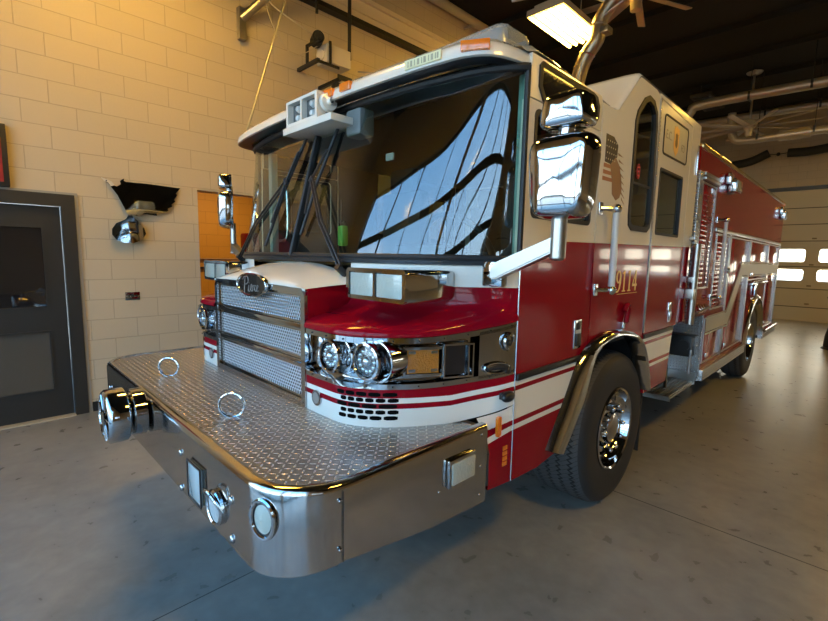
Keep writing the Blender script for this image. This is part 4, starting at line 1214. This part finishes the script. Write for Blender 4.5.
def floor_mat():
    m = mat('sealed_concrete', (.16, .155, .145), .4); b = NB(m); P = m.node_tree.nodes['Principled BSDF']
    o = b.xyz()
    n1 = b.n('ShaderNodeTexNoise'); n1.inputs['Scale'].default_value = .9; n1.inputs['Detail'].default_value = 8; n1.inputs['Roughness'].default_value = .62
    n2 = b.n('ShaderNodeTexNoise'); n2.inputs['Scale'].default_value = 9; n2.inputs['Detail'].default_value = 8; n2.inputs['Distortion'].default_value = .3
    for n in (n1, n2): b.l(b.tc.outputs['Object'], n.inputs['Vector'])
    f = b.m('ADD', b.m('MULTIPLY', n1.outputs['Fac'], .7), b.m('MULTIPLY', n2.outputs['Fac'], .35))
    r = b.n('ShaderNodeMapRange'); r.inputs['From Min'].default_value = .35; r.inputs['From Max'].default_value = .72
    b.l(f, r.inputs['Value'])
    c = b.mix(r.outputs[0], (.19, .186, .168), (.36, .345, .305))
    j = b.m('LESS_THAN', b.m('ABSOLUTE', b.m('SUBTRACT', o[0], .222)), .003)
    j2 = b.m('LESS_THAN', b.m('ABSOLUTE', b.m('SUBTRACT', o[1], 3.19)), .0045)
    # hairline wandering crack
    jj = b.m('MAXIMUM', j, j2)
    b.l(b.mix(jj, c, (.02, .02, .02)), P.inputs['Base Color'])
    b.l(b.m('ADD', b.m('MULTIPLY', n2.outputs['Fac'], .22), .20), P.inputs['Roughness'])
    bp = b.n('ShaderNodeBump'); bp.inputs['Strength'].default_value = .12; bp.inputs['Distance'].default_value = .006
    b.l(b.m('SUBTRACT', f, jj), bp.inputs['Height']); b.l(bp.outputs[0], P.inputs['Normal'])
    return m
floorm = floor_mat()
ceilm = mat('dark_roof_deck', (.008, .0072, .0065), .8)
doorpaint = mat('dark_door_paint', (.022, .021, .019), .45)
YF, YR, XR, H = -2.3, 17.0, 13.6, 6.0
def struct(name, bm, m, parent=None, smooth=0):
    o = obj(name, bm, m, parent, smooth)
    if parent is None: o['kind'] = 'structure'
    return o
bm = new(); bx(bm, WX-3.2, XR+.3, YF-.3, YR+.3, -.12, 0); struct('floor', bm, floorm)
bm = new(); bx(bm, WX-.2, XR+.3, YF-.3, YR+.3, H, H+.12)
for k in range(14): bx(bm, WX, XR, YF+.6+k*1.5, YF+.65+k*1.5, H-.10, H)
struct('ceiling', bm, ceilm)
bm = new(); plate(bm, [(YF-.3, 0), (YR+.3, 0), (YR+.3, H), (YF-.3, H)], [[(-.36, -.01), (.735, -.01), (.735, 2.125), (-.36, 2.125)], [(1.925, -.01), (5.2, -.01), (5.2, 2.365), (1.925, 2.365)]], 'x', WX-.20, WX)
struct('wall_left', bm, blockY)
bm = new(); bx(bm, XR, XR+.2, YF-.3, YR+.3, 0, H); struct('wall_right', bm, blockY)
FD = [(-2.3, 1.95), (2.12, 5.2)]
FD2 = [(6.2, 9.3), (9.9, 13.2)]; FH = 4.35
BD = [(-1.75, 2.25), (3.7, 7.7), (9.0, 13.0)]; BH = 3.72
def holes(D, h): return [[(a, -.01), (b_, -.01), (b_, h), (a, h)] for a, b_ in D]
bm = new(); plate(bm, [(WX, 0), (XR, 0), (XR, H), (WX, H)], holes(FD, FH)+holes(FD2, 3.72), 'y', YF-.2, YF); struct('wall_front', bm, blockX)
bm = new(); plate(bm, [(WX, 0), (XR, 0), (XR, H), (WX, H)], holes(BD, BH), 'y', YR, YR+.2); struct('wall_back', bm, blockX)
# glazed sectional doors at the front
framem = mat('dark_door_frame', (.05, .05, .05), .4)
pane = glass_mat('door_glass', (.93, .96, .96), 1.45)
dn = 0
for a, b_ in FD:
    dn += 1
    bm = new(); nC, nR = 4, 5
    hs = []
    w = (b_-a)/nC; h = FH/nR
    for i in range(nC):
        for j in range(nR):
            hs.append([(a+i*w+.022, j*h+.06), (a+(i+1)*w-.022, j*h+.06), (a+(i+1)*w-.022, (j+1)*h-.06), (a+i*w+.022, (j+1)*h-.06)])
    plate(bm, [(a, 0), (b_, 0), (b_, FH), (a, FH)], hs, 'y', YF-.12, YF-.07)
    d = struct('door_%d' % (dn+1), bm, framem)
    bm = new(); plate(bm, [(a+.02, .02), (b_-.02, .02), (b_-.02, FH-.02), (a+.02, FH-.02)], plane='y', d0=YF-.098, d1=YF-.094); obj('door_panes', bm, pane, d, 0)
# panelled doors at the back with two rows of small windows
panelm = mat('cream_door_panel', (.62, .54, .36), .5)
for a, b_, YD, sg_ in [(a, b_, YR, 1) for a, b_ in BD]+[(a, b_, YF, -1) for a, b_ in FD2]:
    dn += 1
    bm = new(); hs = []
    for k in range(4):
        x0 = a+.34+k*.905
        for z0, z1 in ((1.70, 2.06), (1.155, 1.48)): hs.append(rrect(x0, min(x0+.61, b_-.1), z0, z1, .07, 4))
    plate(bm, [(a, 0), (b_, 0), (b_, BH), (a, BH)], hs, 'y', YD+.02*sg_, YD+.06*sg_)
    for zz in (.405, .93, 1.10, 1.525, 1.62, 2.29, 2.76, 3.22):
        pass
    d = struct('door_%d' % (dn+1), bm, panelm)
    bm = new()
    for zz in (.405, .93, 1.565, 2.29, 2.76, 3.22): bx(bm, a, b_, YD+.010*sg_, YD+.024*sg_, zz-.012, zz+.012)
    obj('panel_joint', bm, mat('joint_shadow_gap', (.12, .10, .06), .6), d, 0)
    bm = new()
    for k in range(5):
        for zz in (.5, 1.02, 1.62, 2.36): bx(bm, a+.2+k*.905-.05, a+.2+k*.905+.05, YD+.004*sg_, YD+.02*sg_, zz-.02, zz+.02)
    obj('hinge', bm, mat('hinge_dull', (.25, .18, .09), .5, .5), d, 0)
    bm = new(); plate(bm, [(a+.1, 1.1), (b_-.1, 1.1), (b_-.1, 2.1), (a+.1, 2.1)], plane='y', d0=YD+.045*sg_, d1=YD+.05*sg_); obj('door_panes', bm, pane, d, 0)
bm = new(); bx(bm, BD[0][0]-.4, BD[0][1]+.4, YR-.06, YR, BH, BH+.10); struct('trim_1', bm, darkmetal)

# left pedestrian door
bm = new()
plate(bm, [(-.46, 0), (.775, 0), (.775, 2.178), (-.46, 2.178)], [[(-.34, -.01), (.665, -.01), (.665, 2.065), (-.34, 2.065)]], 'x', WX-.12, WX+.025)
struct('trim_2', bm, doorpaint)
bm = new(); bx(bm, WX-.13, WX+.012, .775, .805, 0, 2.19); bx(bm, WX-.1, WX+.010, -.46, .80, 2.178, 2.20); struct('trim_3', bm, mat('grey_sealant', (.30, .29, .26), .6))
bm = new()
plate(bm, [(-.335, .012), (.660, .012), (.660, 2.06), (-.335, 2.06)], [[(-.17, 1.105), (.515, 1.105), (.515, 1.86), (-.17, 1.86)], [(-.17, .285), (.515, .285), (.515, .86), (-.17, .86)]], 'x', WX-.075, WX-.03)
d1 = struct('door_1', bm, doorpaint)
bm = new(); bx(bm, WX-.055, WX-.045, -.19, .53, 1.09, 1.875); obj('door_glass', bm, darkglass, d1, 0)
bm = new(); bx(bm, WX-.060, WX-.050, -.19, .53, .27, .875); obj('lower_panel', bm, mat('brown_grey_panel', (.09, .08, .065), .25), d1, 0)
bm = new(); plate(bm, [(-.185, 1.09), (.53, 1.09), (.53, 1.875), (-.185, 1.875)], [[(-.165, 1.11), (.51, 1.11), (.51, 1.855), (-.165, 1.855)]], 'x', WX-.03, WX-.022)
plate(bm, [(-.185, .27), (.53, .27), (.53, .875), (-.185, .875)], [[(-.165, .29), (.51, .29), (.51, .855), (-.165, .855)]], 'x', WX-.03, WX-.022)
obj('glazing_bead', bm, doorpaint, d1, 0)
bm = new(); bx(bm, WX-.12, WX+.05, -.34, .665, 0, .012); struct('trim_4', bm, mat('pale_threshold', (.45, .38, .27), .5))
bm = new(); bx(bm, WX-.005, WX+.012, .81, 1.92, 0, .10); struct('baseboard_left', bm, rubber)
# room beyond the opening
bm = new()
bx(bm, WX-3.2, WX-3.0, 1.0, 6.4, 0, 3.2); bx(bm, WX-3.0, WX-.2, 1.0, 1.1, 0, 3.2); bx(bm, WX-3.0, WX-.2, 6.3, 6.4, 0, 3.2)
struct('wall_store_room', bm, ochre)
bm = new(); bx(bm, WX-3.2, WX-.2, 1.0, 6.4, 3.2, 3.3); struct('ceiling_store_room', bm, ceilm)

# ---------------------------------------------------------------- things on the left wall
bm = new()
eag = [(0, 0), (.03, -.035), (.055, -.045), (.075, -.075), (.13, -.16), (.19, -.30), (.215, -.37), (.20, -.40), (.18, -.42), (.10, -.46), (.06, -.52), (.055, -.58), (.09, -.635), (.16, -.665), (.25, -.665), (.33, -.63), (.375, -.56), (.36, -.50), (.32, -.44), (.27, -.39), (.245, -.355), (.30, -.37), (.345, -.375), (.34, -.35), (.40, -.345), (.46, -.35), (.50, -.352), (.49, -.325), (.56, -.315), (.62, -.29), (.61, -.265), (.665, -.235), (.655, -.215), (.70, -.175), (.685, -.16), (.725, -.10), (.71, -.085), (.76, -.02), (.60, -.015), (.42, -.01), (.22, -.015), (.20, -.005), (.205, .02), (.165, -.01), (.17, -.045), (.13, -.075), (.10, -.06), (.085, -.03)]
plate(bm, [(1.005+u*.96, 2.375+v*.96) for u, v in eag], plane='x', d0=WX+.018, d1=WX+.022)
for v_ in bm.verts: v_.co.x += (2.40-v_.co.z)*.08
eagle = obj('eagle_sign', bm, mat('mirror_polished', (.50, .52, .54), .03, 1), None, 0)
tag(eagle, 'mirror-polished eagle silhouette with spread wing mounted on the block wall', 'wall sign')
bm = new(); plate(bm, [(1.0, 2.38), (1.03, 2.345), (1.06, 2.335), (1.08, 2.30), (1.115, 2.315), (1.09, 2.35), (1.05, 2.365)], plane='x', d0=WX+.0235, d1=WX+.022); sph(bm, (WX+.024, 1.045, 2.352), .006, 1)
for v_ in bm.verts: v_.co.x += (2.40-v_.co.z)*.08
obj('eagle_head', bm, [mat('eagle_head_pale', (.62, .58, .52), .4), rubber], eagle, 0)
bm = new()
for (y, z) in ((1.2, 1.85), (1.5, 2.3)): cyl(bm, (WX, y, z), (WX+.018+(2.4-z)*.08, y, z), .012)
obj('standoff', bm, darkmetal, eagle)
bm = new(); bx(bm, WX, WX+.008, 1.155, 1.29, 1.135, 1.22, .003)
ol = obj('wall_outlet', bm, chrome, None); tag(ol, 'small metal double outlet plate on the block wall below the eagle', 'outlet')
bm = new()
for yy in (1.187, 1.222, 1.258): cyl(bm, (WX+.004, yy, 1.178), (WX+.011, yy, 1.178), .013 if yy != 1.222 else .016)
obj('outlet_socket', bm, rubber, ol)
bm = new(); bx(bm, WX, WX+.06, -.75, .315, 2.20, 2.74, .006)
tv = obj('red_wall_banner', bm, rubber, None); tag(tv, 'red panel in a black frame high on the wall above the dark door', 'wall panel')
bm = new(); bx(bm, WX+.058, WX+.064, -.70, .275, 2.24, 2.62); obj('red_face', bm, mat('deep_red', (.30, .01, .012), .5), tv, 0)
bm = new()
for (y, z) in ((.24, 2.67), (.26, 2.69)): sph(bm, (WX+.062, y, z), .012)
obj('panel_dots', bm, chrome, tv)

# door operator hanging on the wall
M0 = Vector((-2.85, 3.45, 4.18))
op = empty('door_operator', M0); tag(op, 'grey motor box with black drum on steel brackets high on the wall', 'door motor')
bm = new(); x, y, z = M0
bx(bm, x-.12, x+.12, y-.05, y+.32, z-.10, z+.12, .01); lathe(bm, [(.07, 0), (.065, .03), (0, .04)], (x, y-.05, z), (.3, -1, 0), 24); mb = obj('motor_box', bm, mat('motor_grey', (.62, .55, .45), .5), op)
bm = new(); cyl(bm, (x-.06, y-.10, z+.16), (x+.10, y-.16, z+.16), .075); cyl(bm, (x+.10, y-.16, z+.16), (x+.13, y-.17, z+.16), .05); obj('drum', bm, rubber, op)
bm = new()
bx(bm, WX, x+.16, y-.22, y-.18, z-.16, z-.12); bx(bm, WX, x+.16, y+.10, y+.14, z-.30, z-.26); bx(bm, x+.13, x+.15, y-.2, y+.12, z-.16, z-.13); bx(bm, x+.13, x+.15, y-.03, y+.0, z-.14, z+.14)
bx(bm, x-.14, x-.11, y-.2, y-.17, z-.14, z+.12); bx(bm, x-.14, x+.15, y-.2, y-.17, z+.09, z+.12); bx(bm, x+.13, x+.15, y+.1, y+.32, z-.28, z-.22); obj('bracket', bm, darkmetal, op, 0)
bm = new(); bx(bm, x-.02, x+.10, y+.10, y+.24, z-.48, z-.30, .01); obj('junction_box', bm, rubber, op)
bm = new(); tube(bm, [(x, y-.1, z+.2), (x, y-.35, z+.25), (x-.1, y-.72, z+.45), (x-.12, y-.74, z+.85), (x-.1, y-.5, z+.95)], .010, 8, smooth=6)
tube(bm, [(x, y-.1, z+.1), (x, y-.45, z-.12), (x, y-.7, z+.1), (x-.1, y-.75, z+.4)], .006, 6, smooth=6); obj('cable', bm, mat('cable_tan', (.5, .42, .3), .5), op)
bm = new(); cyl(bm, (x+.05, y-.15, z+1.3), (x+.05, y-.15, z+.45), .018); obj('hanger_rod', bm, darkmetal, op)
bm = new(); cyl(bm, (x+.05, y+.35, z+.9), (x+.05, y+.35, z+.05), .024); obj('hanger_rod', bm, darkmetal, op)
bm = new(); cyl(bm, (-2.55, 2.90, 5.0), (-2.72, 2.30, 2.93), .011); sph(bm, (-2.72, 2.30, 2.92), .02)
rod = obj('hanging_rod', bm, brushed, None); tag(rod, 'thin bare metal rod hanging down at a slant in front of the block wall', 'rod')
# beam along the wall, pipe above
bm = new()
bx(bm, WX, WX+.05, 2.2, YR-.2, 4.96, 5.26); bx(bm, WX, WX+.09, 2.2, YR-.2, 5.24, 5.30); bx(bm, WX+.05, WX+.065, 2.2, YR-.2, 5.08, 5.12)
bmn = obj('wall_beam', bm, mat('beam_tan', (.80, .68, .48), .45), None); tag(bmn, 'long tan steel channel running along the block wall high up', 'beam')
bm = new(); bx(bm, WX, WX+.12, 2.2, YR-.2, 4.90, 4.96); obj('lower_flange', bm, darkmetal, bmn, 0)
bm = new(); tube(bm, [(WX+.16, 3.6, 5.78), (WX+.16, YR-.3, 5.78)], .07, 14); cyl(bm, (WX, 5.2, 5.70), (WX+.16, 5.2, 5.70), .02); cyl(bm, (WX, 6.6, 5.70), (WX+.16, 6.6, 5.70), .02)
pp = obj('wall_pipe', bm, mat('pipe_tan', (.42, .36, .26), .45), None); tag(pp, 'tan pipe running along the wall just under the ceiling', 'pipe')
bm = new(); bx(bm, WX, WX+.08, 2.44, 2.52, 4.15, 4.50, .004); tube(bm, [(WX+.05, 2.48, 4.38), (WX+.5, 3.1, 5.1), (WX+.9, 3.5, 5.95)], .05, 10)
wb = obj('wall_brace', bm, brushed, None); tag(wb, 'tan diagonal pipe brace bolted to the wall left of the motor box', 'brace')
bm = new(); tube(bm, [(-2.75, 3.9, 4.1), (-1.9, 4.9, 4.05)], .008, 6)
obj('support_cable', bm, brushed, op)

# ---------------------------------------------------------------- ceiling lights
def high_bay(loc, rz=0, label='', first=None):
    t = empty('high_bay_light', loc, rz); tag(t, label, 'ceiling light', 'fluorescent high bay lights')
    OFF[t.name] = Vector((0, 0, 0))
    bm = new(); rings = []
    bx(bm, -.29, .29, -.62, .62, .03, .09, .012); bx(bm, -.18, .18, -.60, .60, .09, .13, .01)
    for s in (1, -1): bx(bm, s*.275, s*.29, -.62, .62, -.0, .04); bx(bm, -.29, .29, s*.605, s*.62, -.0, .04)
    for s in (1, -1): cyl(bm, (0, s*.45, .13), (0, s*.45, H-loc[2]), .006)
    obj('fixture_body', bm, mat('fixture_white', (.55, .5, .4), .5), t, 0)
    bm = new()
    for k in range(5):
        cx = -.22+k*.11
        loft(bm, [[(cx-.050, y, .0), (cx-.03, y, .026), (cx+.03, y, .026), (cx+.050, y, .0)] for y in (-.6, .6)])
    bmesh.ops.solidify(bm, geom=bm.faces[:], thickness=.002)
    obj('reflector', bm, mat('reflector_bright', (.8, .68, .42), .3, .6), t, 0)
    for k in range(5):
        bm = new(); cyl(bm, (-.22+k*.11, -.58, -.026), (-.22+k*.11, .58, -.026), .022, seg=12)
        obj('lamp_tube', bm, lamp_m, t)
    return t
LAMP_E = 75
lamp_m = mat('warm_tube', (1, .9, .6), .5, emis=(1, .58, .09), estr=44)
LP = [((-1.21, 6.6, 5.1), 'glowing yellow high bay light above the cab beside the silver exhaust hose')]
seq = [((-1.21, .9, 5.1), 'high bay light above the front bumper end of the bay'), ((3.2, 12.0, 5.1), 'added high bay light, out of view, warming the floor beside the rear of the truck'),  # rear fixture is added out of view to warm the back floor
       ((4.4, 1.6, 5.1), 'high bay light over the neighbouring bay beside the cab'), ((4.4, 8.2, 5.1), 'high bay light over the neighbouring bay beside the truck body')]
L0 = high_bay(*[LP[0][0], 0, LP[0][1]])
for loc, lab in seq:
    c = copy_tree(L0, None, loc); c['label'] = lab
# store room lamp
L = bpy.data.lights.new('store_lamp', 'AREA'); L.size = .8; L.energy = 30; L.color = (1, .66, .28)
sl_ = empty('store_room_light', (WX-1.6, 3.2, 3.14)); tag(sl_, 'flat lamp on the store room ceiling behind the wall opening', 'ceiling light'); OFF[sl_.name] = Vector((0, 0, 0))
lo = bpy.data.objects.new('store_lamp', L); COL.objects.link(lo); lo.parent = sl_; lo.location = (0, 0, -.06)
bm = new(); bx(bm, -.4, .4, -.4, .4, -.04, .05, .01); obj('lamp_housing', bm, white, sl_)

# exhaust hose
bm = new()
tube(bm, [(-.95, 6.3, 3.5), (-.80, 6.3, 4.22), (-.70, 6.3, 4.47), (-.58, 6.3, 4.62), (-.56, 6.3, 4.80), (-.50, 6.3, 4.93), (-.36, 6.3, 5.06), (-.1, 6.3, 5.12), (.3, 6.3, 5.14), (1.4, 6.2, 5.2)], .10, 18, smooth=5)
ex = obj('exhaust_hose', bm, mat('duct_metal', (.45, .38, .27), .32, .9, bump=(6, .3, .02)), None); tag(ex, 'bent silver exhaust extraction pipe in front of the yellow light above the cab', 'exhaust pipe')
bm = new()
for p, d in (((-.70, 6.3, 4.47), (.4, 0, 1)), ((-.56, 6.3, 4.80), (.1, 0, 1)), ((-.1, 6.3, 5.12), (1, 0, .1))): lathe(bm, [(.104, -.015), (.112, 0), (.104, .015)], p, d, 20)
bx(bm, -.52, -.40, 6.22, 6.38, 4.66, 4.74, .01); tube(bm, [(-.56, 6.25, 4.85), (-.1, 6.2, 5.0), (.5, 6.2, 5.02)], .02, 8)
tube(bm, [(-1.6, 5.75, 5.28), (-.9, 6.0, 5.26), (-.45, 6.25, 5.05)], .025, 8)
obj('pipe_clamp', bm, brushed, ex)
for p, r in (((1.4, 6.2, 5.2), .05),):
    bm = new(); cyl(bm, p, (p[0], p[1], H), r*.3); obj('hanger', bm, darkmetal, ex)
# ducts across the back
ductm = mat('duct_pale', (.50, .44, .34), .38, .6)
for pts, r, nm, lab in (([(-1.05, 12.0, 4.2), (-1.02, 12, 4.75), (-.88, 12, 5.05), (-.62, 12, 5.16), (1.4, 12, 5.14), (4.0, 12, 5.1), (7.5, 12, 5.1)], .10, 'ceiling_duct', 'uppermost bent metal duct crossing the ceiling above the truck rear'),
                ([(-2.6, 14, 5.30), (1.3, 14, 5.23), (7.5, 14, 5.2)], .085, 'ceiling_pipe', 'straight metal pipe crossing behind the ceiling fan'),
                ([(-.34, 13.3, 5.2), (-.33, 13.3, 4.85), (-.26, 13.3, 4.62), (-.02, 13.3, 4.52), (1.44, 13.3, 4.52), (7.0, 13.3, 4.52)], .085, 'ceiling_duct', 'lowest bent duct with a thick sleeve below the ceiling fan')):
    bm = new(); tube(bm, pts, r, 16, smooth=4); d = obj(nm, bm, ductm, None); tag(d, lab, 'duct')
    for xx in (.2, 1.2, 3.2):
        bm = new(); cyl(bm, (xx, pts[-1][1], pts[-1][2]), (xx, pts[-1][1], H), .008); bx(bm, xx-.02, xx+.02, pts[-1][1]-r*1.1, pts[-1][1]+r*1.1, pts[-1][2]-r*.4, pts[-1][2]+r*1.2)
        obj('duct_hanger', bm, darkmetal, d)
    if 'lowest' in lab:
        bm = new(); tube(bm, [(.60, 13.3, 4.52), (1.15, 13.3, 4.52)], .12, 16); obj('sleeve', bm, ductm, d)
# fans
def fan(loc, n, R, rz, label, bmz=0):
    t = empty('ceiling_fan', loc, rz); tag(t, label, 'ceiling fan', 'large ceiling fans'); OFF[t.name] = Vector((0, 0, 0))
    bm = new(); cyl(bm, (0, 0, .12), (0, 0, H-loc[2]), .022); lathe(bm, [(.04, 0), (.14, .03), (.16, .06), (.02, .10)], (0, 0, H-loc[2]-.12), (0, 0, 1), 20); obj('down_rod', bm, brushed, t)
    bm = new(); lathe(bm, [(0, -.22), (.07, -.21), (.08, -.05), (.12, -.02), (.15, .03), (.12, .10), (.06, .16), (0, .18)], (0, 0, 0), (0, 0, 1), 24); obj('motor', bm, mat('fan_cream', (.55, .48, .36), .5), t)
    for k in range(n):
        bm = new(); M = Matrix.Rotation(2*PI*k/n, 4, 'Z') @ Matrix.Rotation(math.radians(14), 4, 'X')
        bx(bm, .14, R, -.055, .055, -.008, .008, .004, M=M); obj('blade', bm, mat('blade_grey', (.42, .36, .28), .4) if k == 0 else bpy.data.materials['blade_grey'], t)
    return t
fan((.075, 13.0, 4.75), 10, 1.25, .2, 'ten-bladed ceiling fan hanging between the ducts behind the truck')
fan((-.33, 6.92, 5.35), 9, 1.0, math.radians(65), 'nine-bladed ceiling fan high above the cab beside the exhaust pipe')
bm = new(); bx(bm, -1.2, -.75, 13.0, 14.4, 5.66, 5.74, .01); bx(bm, -1.12, -.83, 13.1, 14.3, 5.64, 5.662, mi=1); v = obj('ceiling_vent', bm, [mat('vent_dim', (.05, .045, .04), .6), rubber], None); tag(v, 'dark rectangular vent panel hung below the black ceiling', 'vent')
bm = new()
for yy in (13.1, 14.3): cyl(bm, (-1.0, yy, 5.74), (-1.0, yy, H-.0), .008)
obj('hanger', bm, darkmetal, v)
# dark hose sleeves on the back wall
for pts, lab in (([(-1.6, 16.88, 4.60), (-.9, 16.85, 4.60), (-.45, 16.85, 4.66), (-.05, 16.86, 4.84)], 'left black sleeve hung on the upper back wall'), ([(.38, 16.86, 4.78), (.9, 16.85, 4.76), (1.6, 16.85, 4.83), (2.6, 16.86, 4.86)], 'right black sleeve hung on the upper back wall')):
    bm = new(); tube(bm, pts, .12, 12, smooth=5); h_ = obj('wall_sleeve', bm, hose, None); tag(h_, lab, 'sleeve')
bm = new(); tube(bm, [(-.05, 16.88, 4.80), (.16, 16.9, 4.78), (.38, 16.88, 4.79)], .012, 6); sph(bm, (.16, 16.9, 4.78), .05); tube(bm, [(.16, 16.9, 4.78), (.16, 17.0, 4.78)], .012, 6)
h_ = obj('sleeve_link', bm, darkmetal, None); tag(h_, 'thin dark cord with a knob between the two black wall sleeves', 'cord')
# dark hanging gear at the right edge
g = empty('gear_stand', (2.10, 11.9, 0)); tag(g, 'black gear hanging on a stand at the right edge near the back door', 'gear rack')
bm = new(); lathe(bm, [(.30, 0), (.28, .03), (.05, .05), (.03, .08), (.03, 1.5), (0, 1.52)], (2.10, 11.9, 0), (0, 0, 1), 20); obj('stand', bm, rubber, g)
bm = new(); lathe(bm, [(.02, .04), (.28, .05), (.24, .25), (.20, .55), (.20, .75), (.25, .86), (.27, 1.0), (.23, 1.12), (.25, 1.3), (.20, 1.45), (.10, 1.58), (0, 1.62)], (2.10, 11.9, 0), (0, 0, 1), 24)
for v_ in bm.verts: v_.co.x += .02*math.sin(v_.co.z*17); v_.co.y += .03*math.sin(v_.co.z*11+v_.co.x*9)
obj('black_coat', bm, rubber, g)
# store room contents
r = empty('storage_rack', (WX-.9, 2.35, 0)); tag(r, 'dark metal rack with boards in the yellow store room through the wall opening', 'rack')
bm = new(); ox = WX-.9
for dx in (-.3, .3):
    for dy in (-.5, .9): bx(bm, ox+dx-.02, ox+dx+.02, 2.35+dy-.02, 2.35+dy+.02, 0, 1.6)
obj('upright', bm, darkmetal, r, 0)
bm = new()
for zz in (.15, .8, 1.40, 1.52): bx(bm, ox-.33, ox+.33, 1.83, 3.27, zz, zz+.05)
obj('shelf', bm, mat('shelf_wood', (.20, .09, .03), .6), r, 0)
bm = new(); lathe(bm, [(.20, -.09), (.36, -.10), (.40, -.06), (.40, .06), (.36, .10), (.20, .09), (.19, 0)], (ox+.62, 2.62, .98), (1, .2, 0), 36)
tr_ = obj('spare_tyre', bm, rubber, None); tag(tr_, 'dark round tyre leaning at the rack inside the wall opening', 'tyre')
for v_ in tr_.data.vertices: v_.co.z += -.58
bm = new(); bx(bm, -4.3, -3.9, 2.9, 3.1, 1.575, 1.95, .04); rb_ = obj('red_bag', bm, red, None); tag(rb_, 'small red bag on top of the store room rack', 'bag')

# ================================================================== OUTSIDE, WORLD, CAMERA
bm = new(); bx(bm, -60, 60, YF-.3-60, YF-.3, -.14, -.02); g1 = struct('ground_front', bm, mat('apron_concrete', (.42, .38, .33), .8))
bm = new(); bx(bm, -60, 60, YR+.3, YR+60, -.14, -.02); g2 = struct('ground_rear', bm, mat('apron_concrete_rear', (.42, .38, .33), .8))
W = bpy.data.worlds.new('sky'); SC.world = W; W.use_nodes = True
nt = W.node_tree; nt.nodes.clear()
class WB_: pass
wb_ = NB.__new__(NB); wb_.nt = nt
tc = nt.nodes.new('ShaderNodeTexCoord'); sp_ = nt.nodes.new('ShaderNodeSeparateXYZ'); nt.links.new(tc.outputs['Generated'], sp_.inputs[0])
ns = nt.nodes.new('ShaderNodeTexNoise'); ns.inputs['Scale'].default_value = 2.2; ns.inputs['Detail'].default_value = 6
mp = nt.nodes.new('ShaderNodeMapping'); mp.inputs['Scale'].default_value = (1, 1, 3.5); nt.links.new(tc.outputs['Generated'], mp.inputs[0]); nt.links.new(mp.outputs[0], ns.inputs[0])
el = sp_.outputs[2]
grad = wb_.m('POWER', wb_.m('MULTIPLY', wb_.m('MAXIMUM', el, 0.0), 1.25, clamp=True), .55)
sky = wb_.mix(grad, (.66, .82, .90), (.045, .28, .66))
cl = nt.nodes.new('ShaderNodeMapRange'); cl.inputs['From Min'].default_value = .56; cl.inputs['From Max'].default_value = .80
nt.links.new(ns.outputs['Fac'], cl.inputs['Value'])
cf = wb_.m('MULTIPLY', cl.outputs[0], wb_.m('SUBTRACT', 1.0, wb_.m('MULTIPLY', el, 1.4), clamp=True))
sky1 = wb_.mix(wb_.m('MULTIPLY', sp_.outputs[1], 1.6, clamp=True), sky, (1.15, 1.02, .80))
sky2 = wb_.mix(cf, sky1, (1.1, 1.1, 1.1))
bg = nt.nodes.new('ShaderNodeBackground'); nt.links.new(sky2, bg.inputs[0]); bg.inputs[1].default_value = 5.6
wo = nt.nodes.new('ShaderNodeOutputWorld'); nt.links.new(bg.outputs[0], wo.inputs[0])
# sky portals in the door openings
for (D, h, y, ry) in ((FD, FH, YF-.15, -1), (FD2, 3.72, YF-.15, -1), (BD, BH, YR+.15, 1)):
    for a, b_ in D:
        L = bpy.data.lights.new('sky_portal', 'AREA'); L.shape = 'RECTANGLE'; L.size = b_-a; L.size_y = h; L.cycles.is_portal = True
        lo = bpy.data.objects.new('sky_portal', L); COL.objects.link(lo); lo.location = ((a+b_)/2, y, h/2)
        lo.rotation_euler = (math.radians(90 if ry < 0 else -90), 0, 0)

cam = bpy.data.cameras.new('camera'); co = bpy.data.objects.new('camera', cam); COL.objects.link(co)
Mx = ((0.70276907, 0.09765193, -0.70468415), (0.71118713, -0.07119701, 0.6993882), (0.0181252, -0.99267068, -0.11948386))
R = Matrix(((Mx[0][0], -Mx[0][1], -Mx[0][2]), (Mx[1][0], -Mx[1][1], -Mx[1][2]), (Mx[2][0], -Mx[2][1], -Mx[2][2]))).to_4x4()
co.matrix_world = Matrix.Translation((2.334, 0, 1.65)) @ R
cam.sensor_width = 36; cam.sensor_fit = 'HORIZONTAL'; cam.lens = 448.27/828*36; cam.clip_start = .02; cam.clip_end = 300
SC.camera = co
SC.view_settings.view_transform = 'Standard'; SC.view_settings.look = 'None'; SC.view_settings.gamma = 1; SC.view_settings.exposure = 0.74
SC.view_settings.use_curve_mapping = False
SC.cycles.use_denoising = True
SC.cycles.max_bounces = 10; SC.cycles.transparent_max_bounces = 24; SC.cycles.glossy_bounces = 6; SC.cycles.diffuse_bounces = 5
SC.cycles.sample_clamp_indirect = 6
SC.cycles.caustics_reflective = False; SC.cycles.caustics_refractive = False
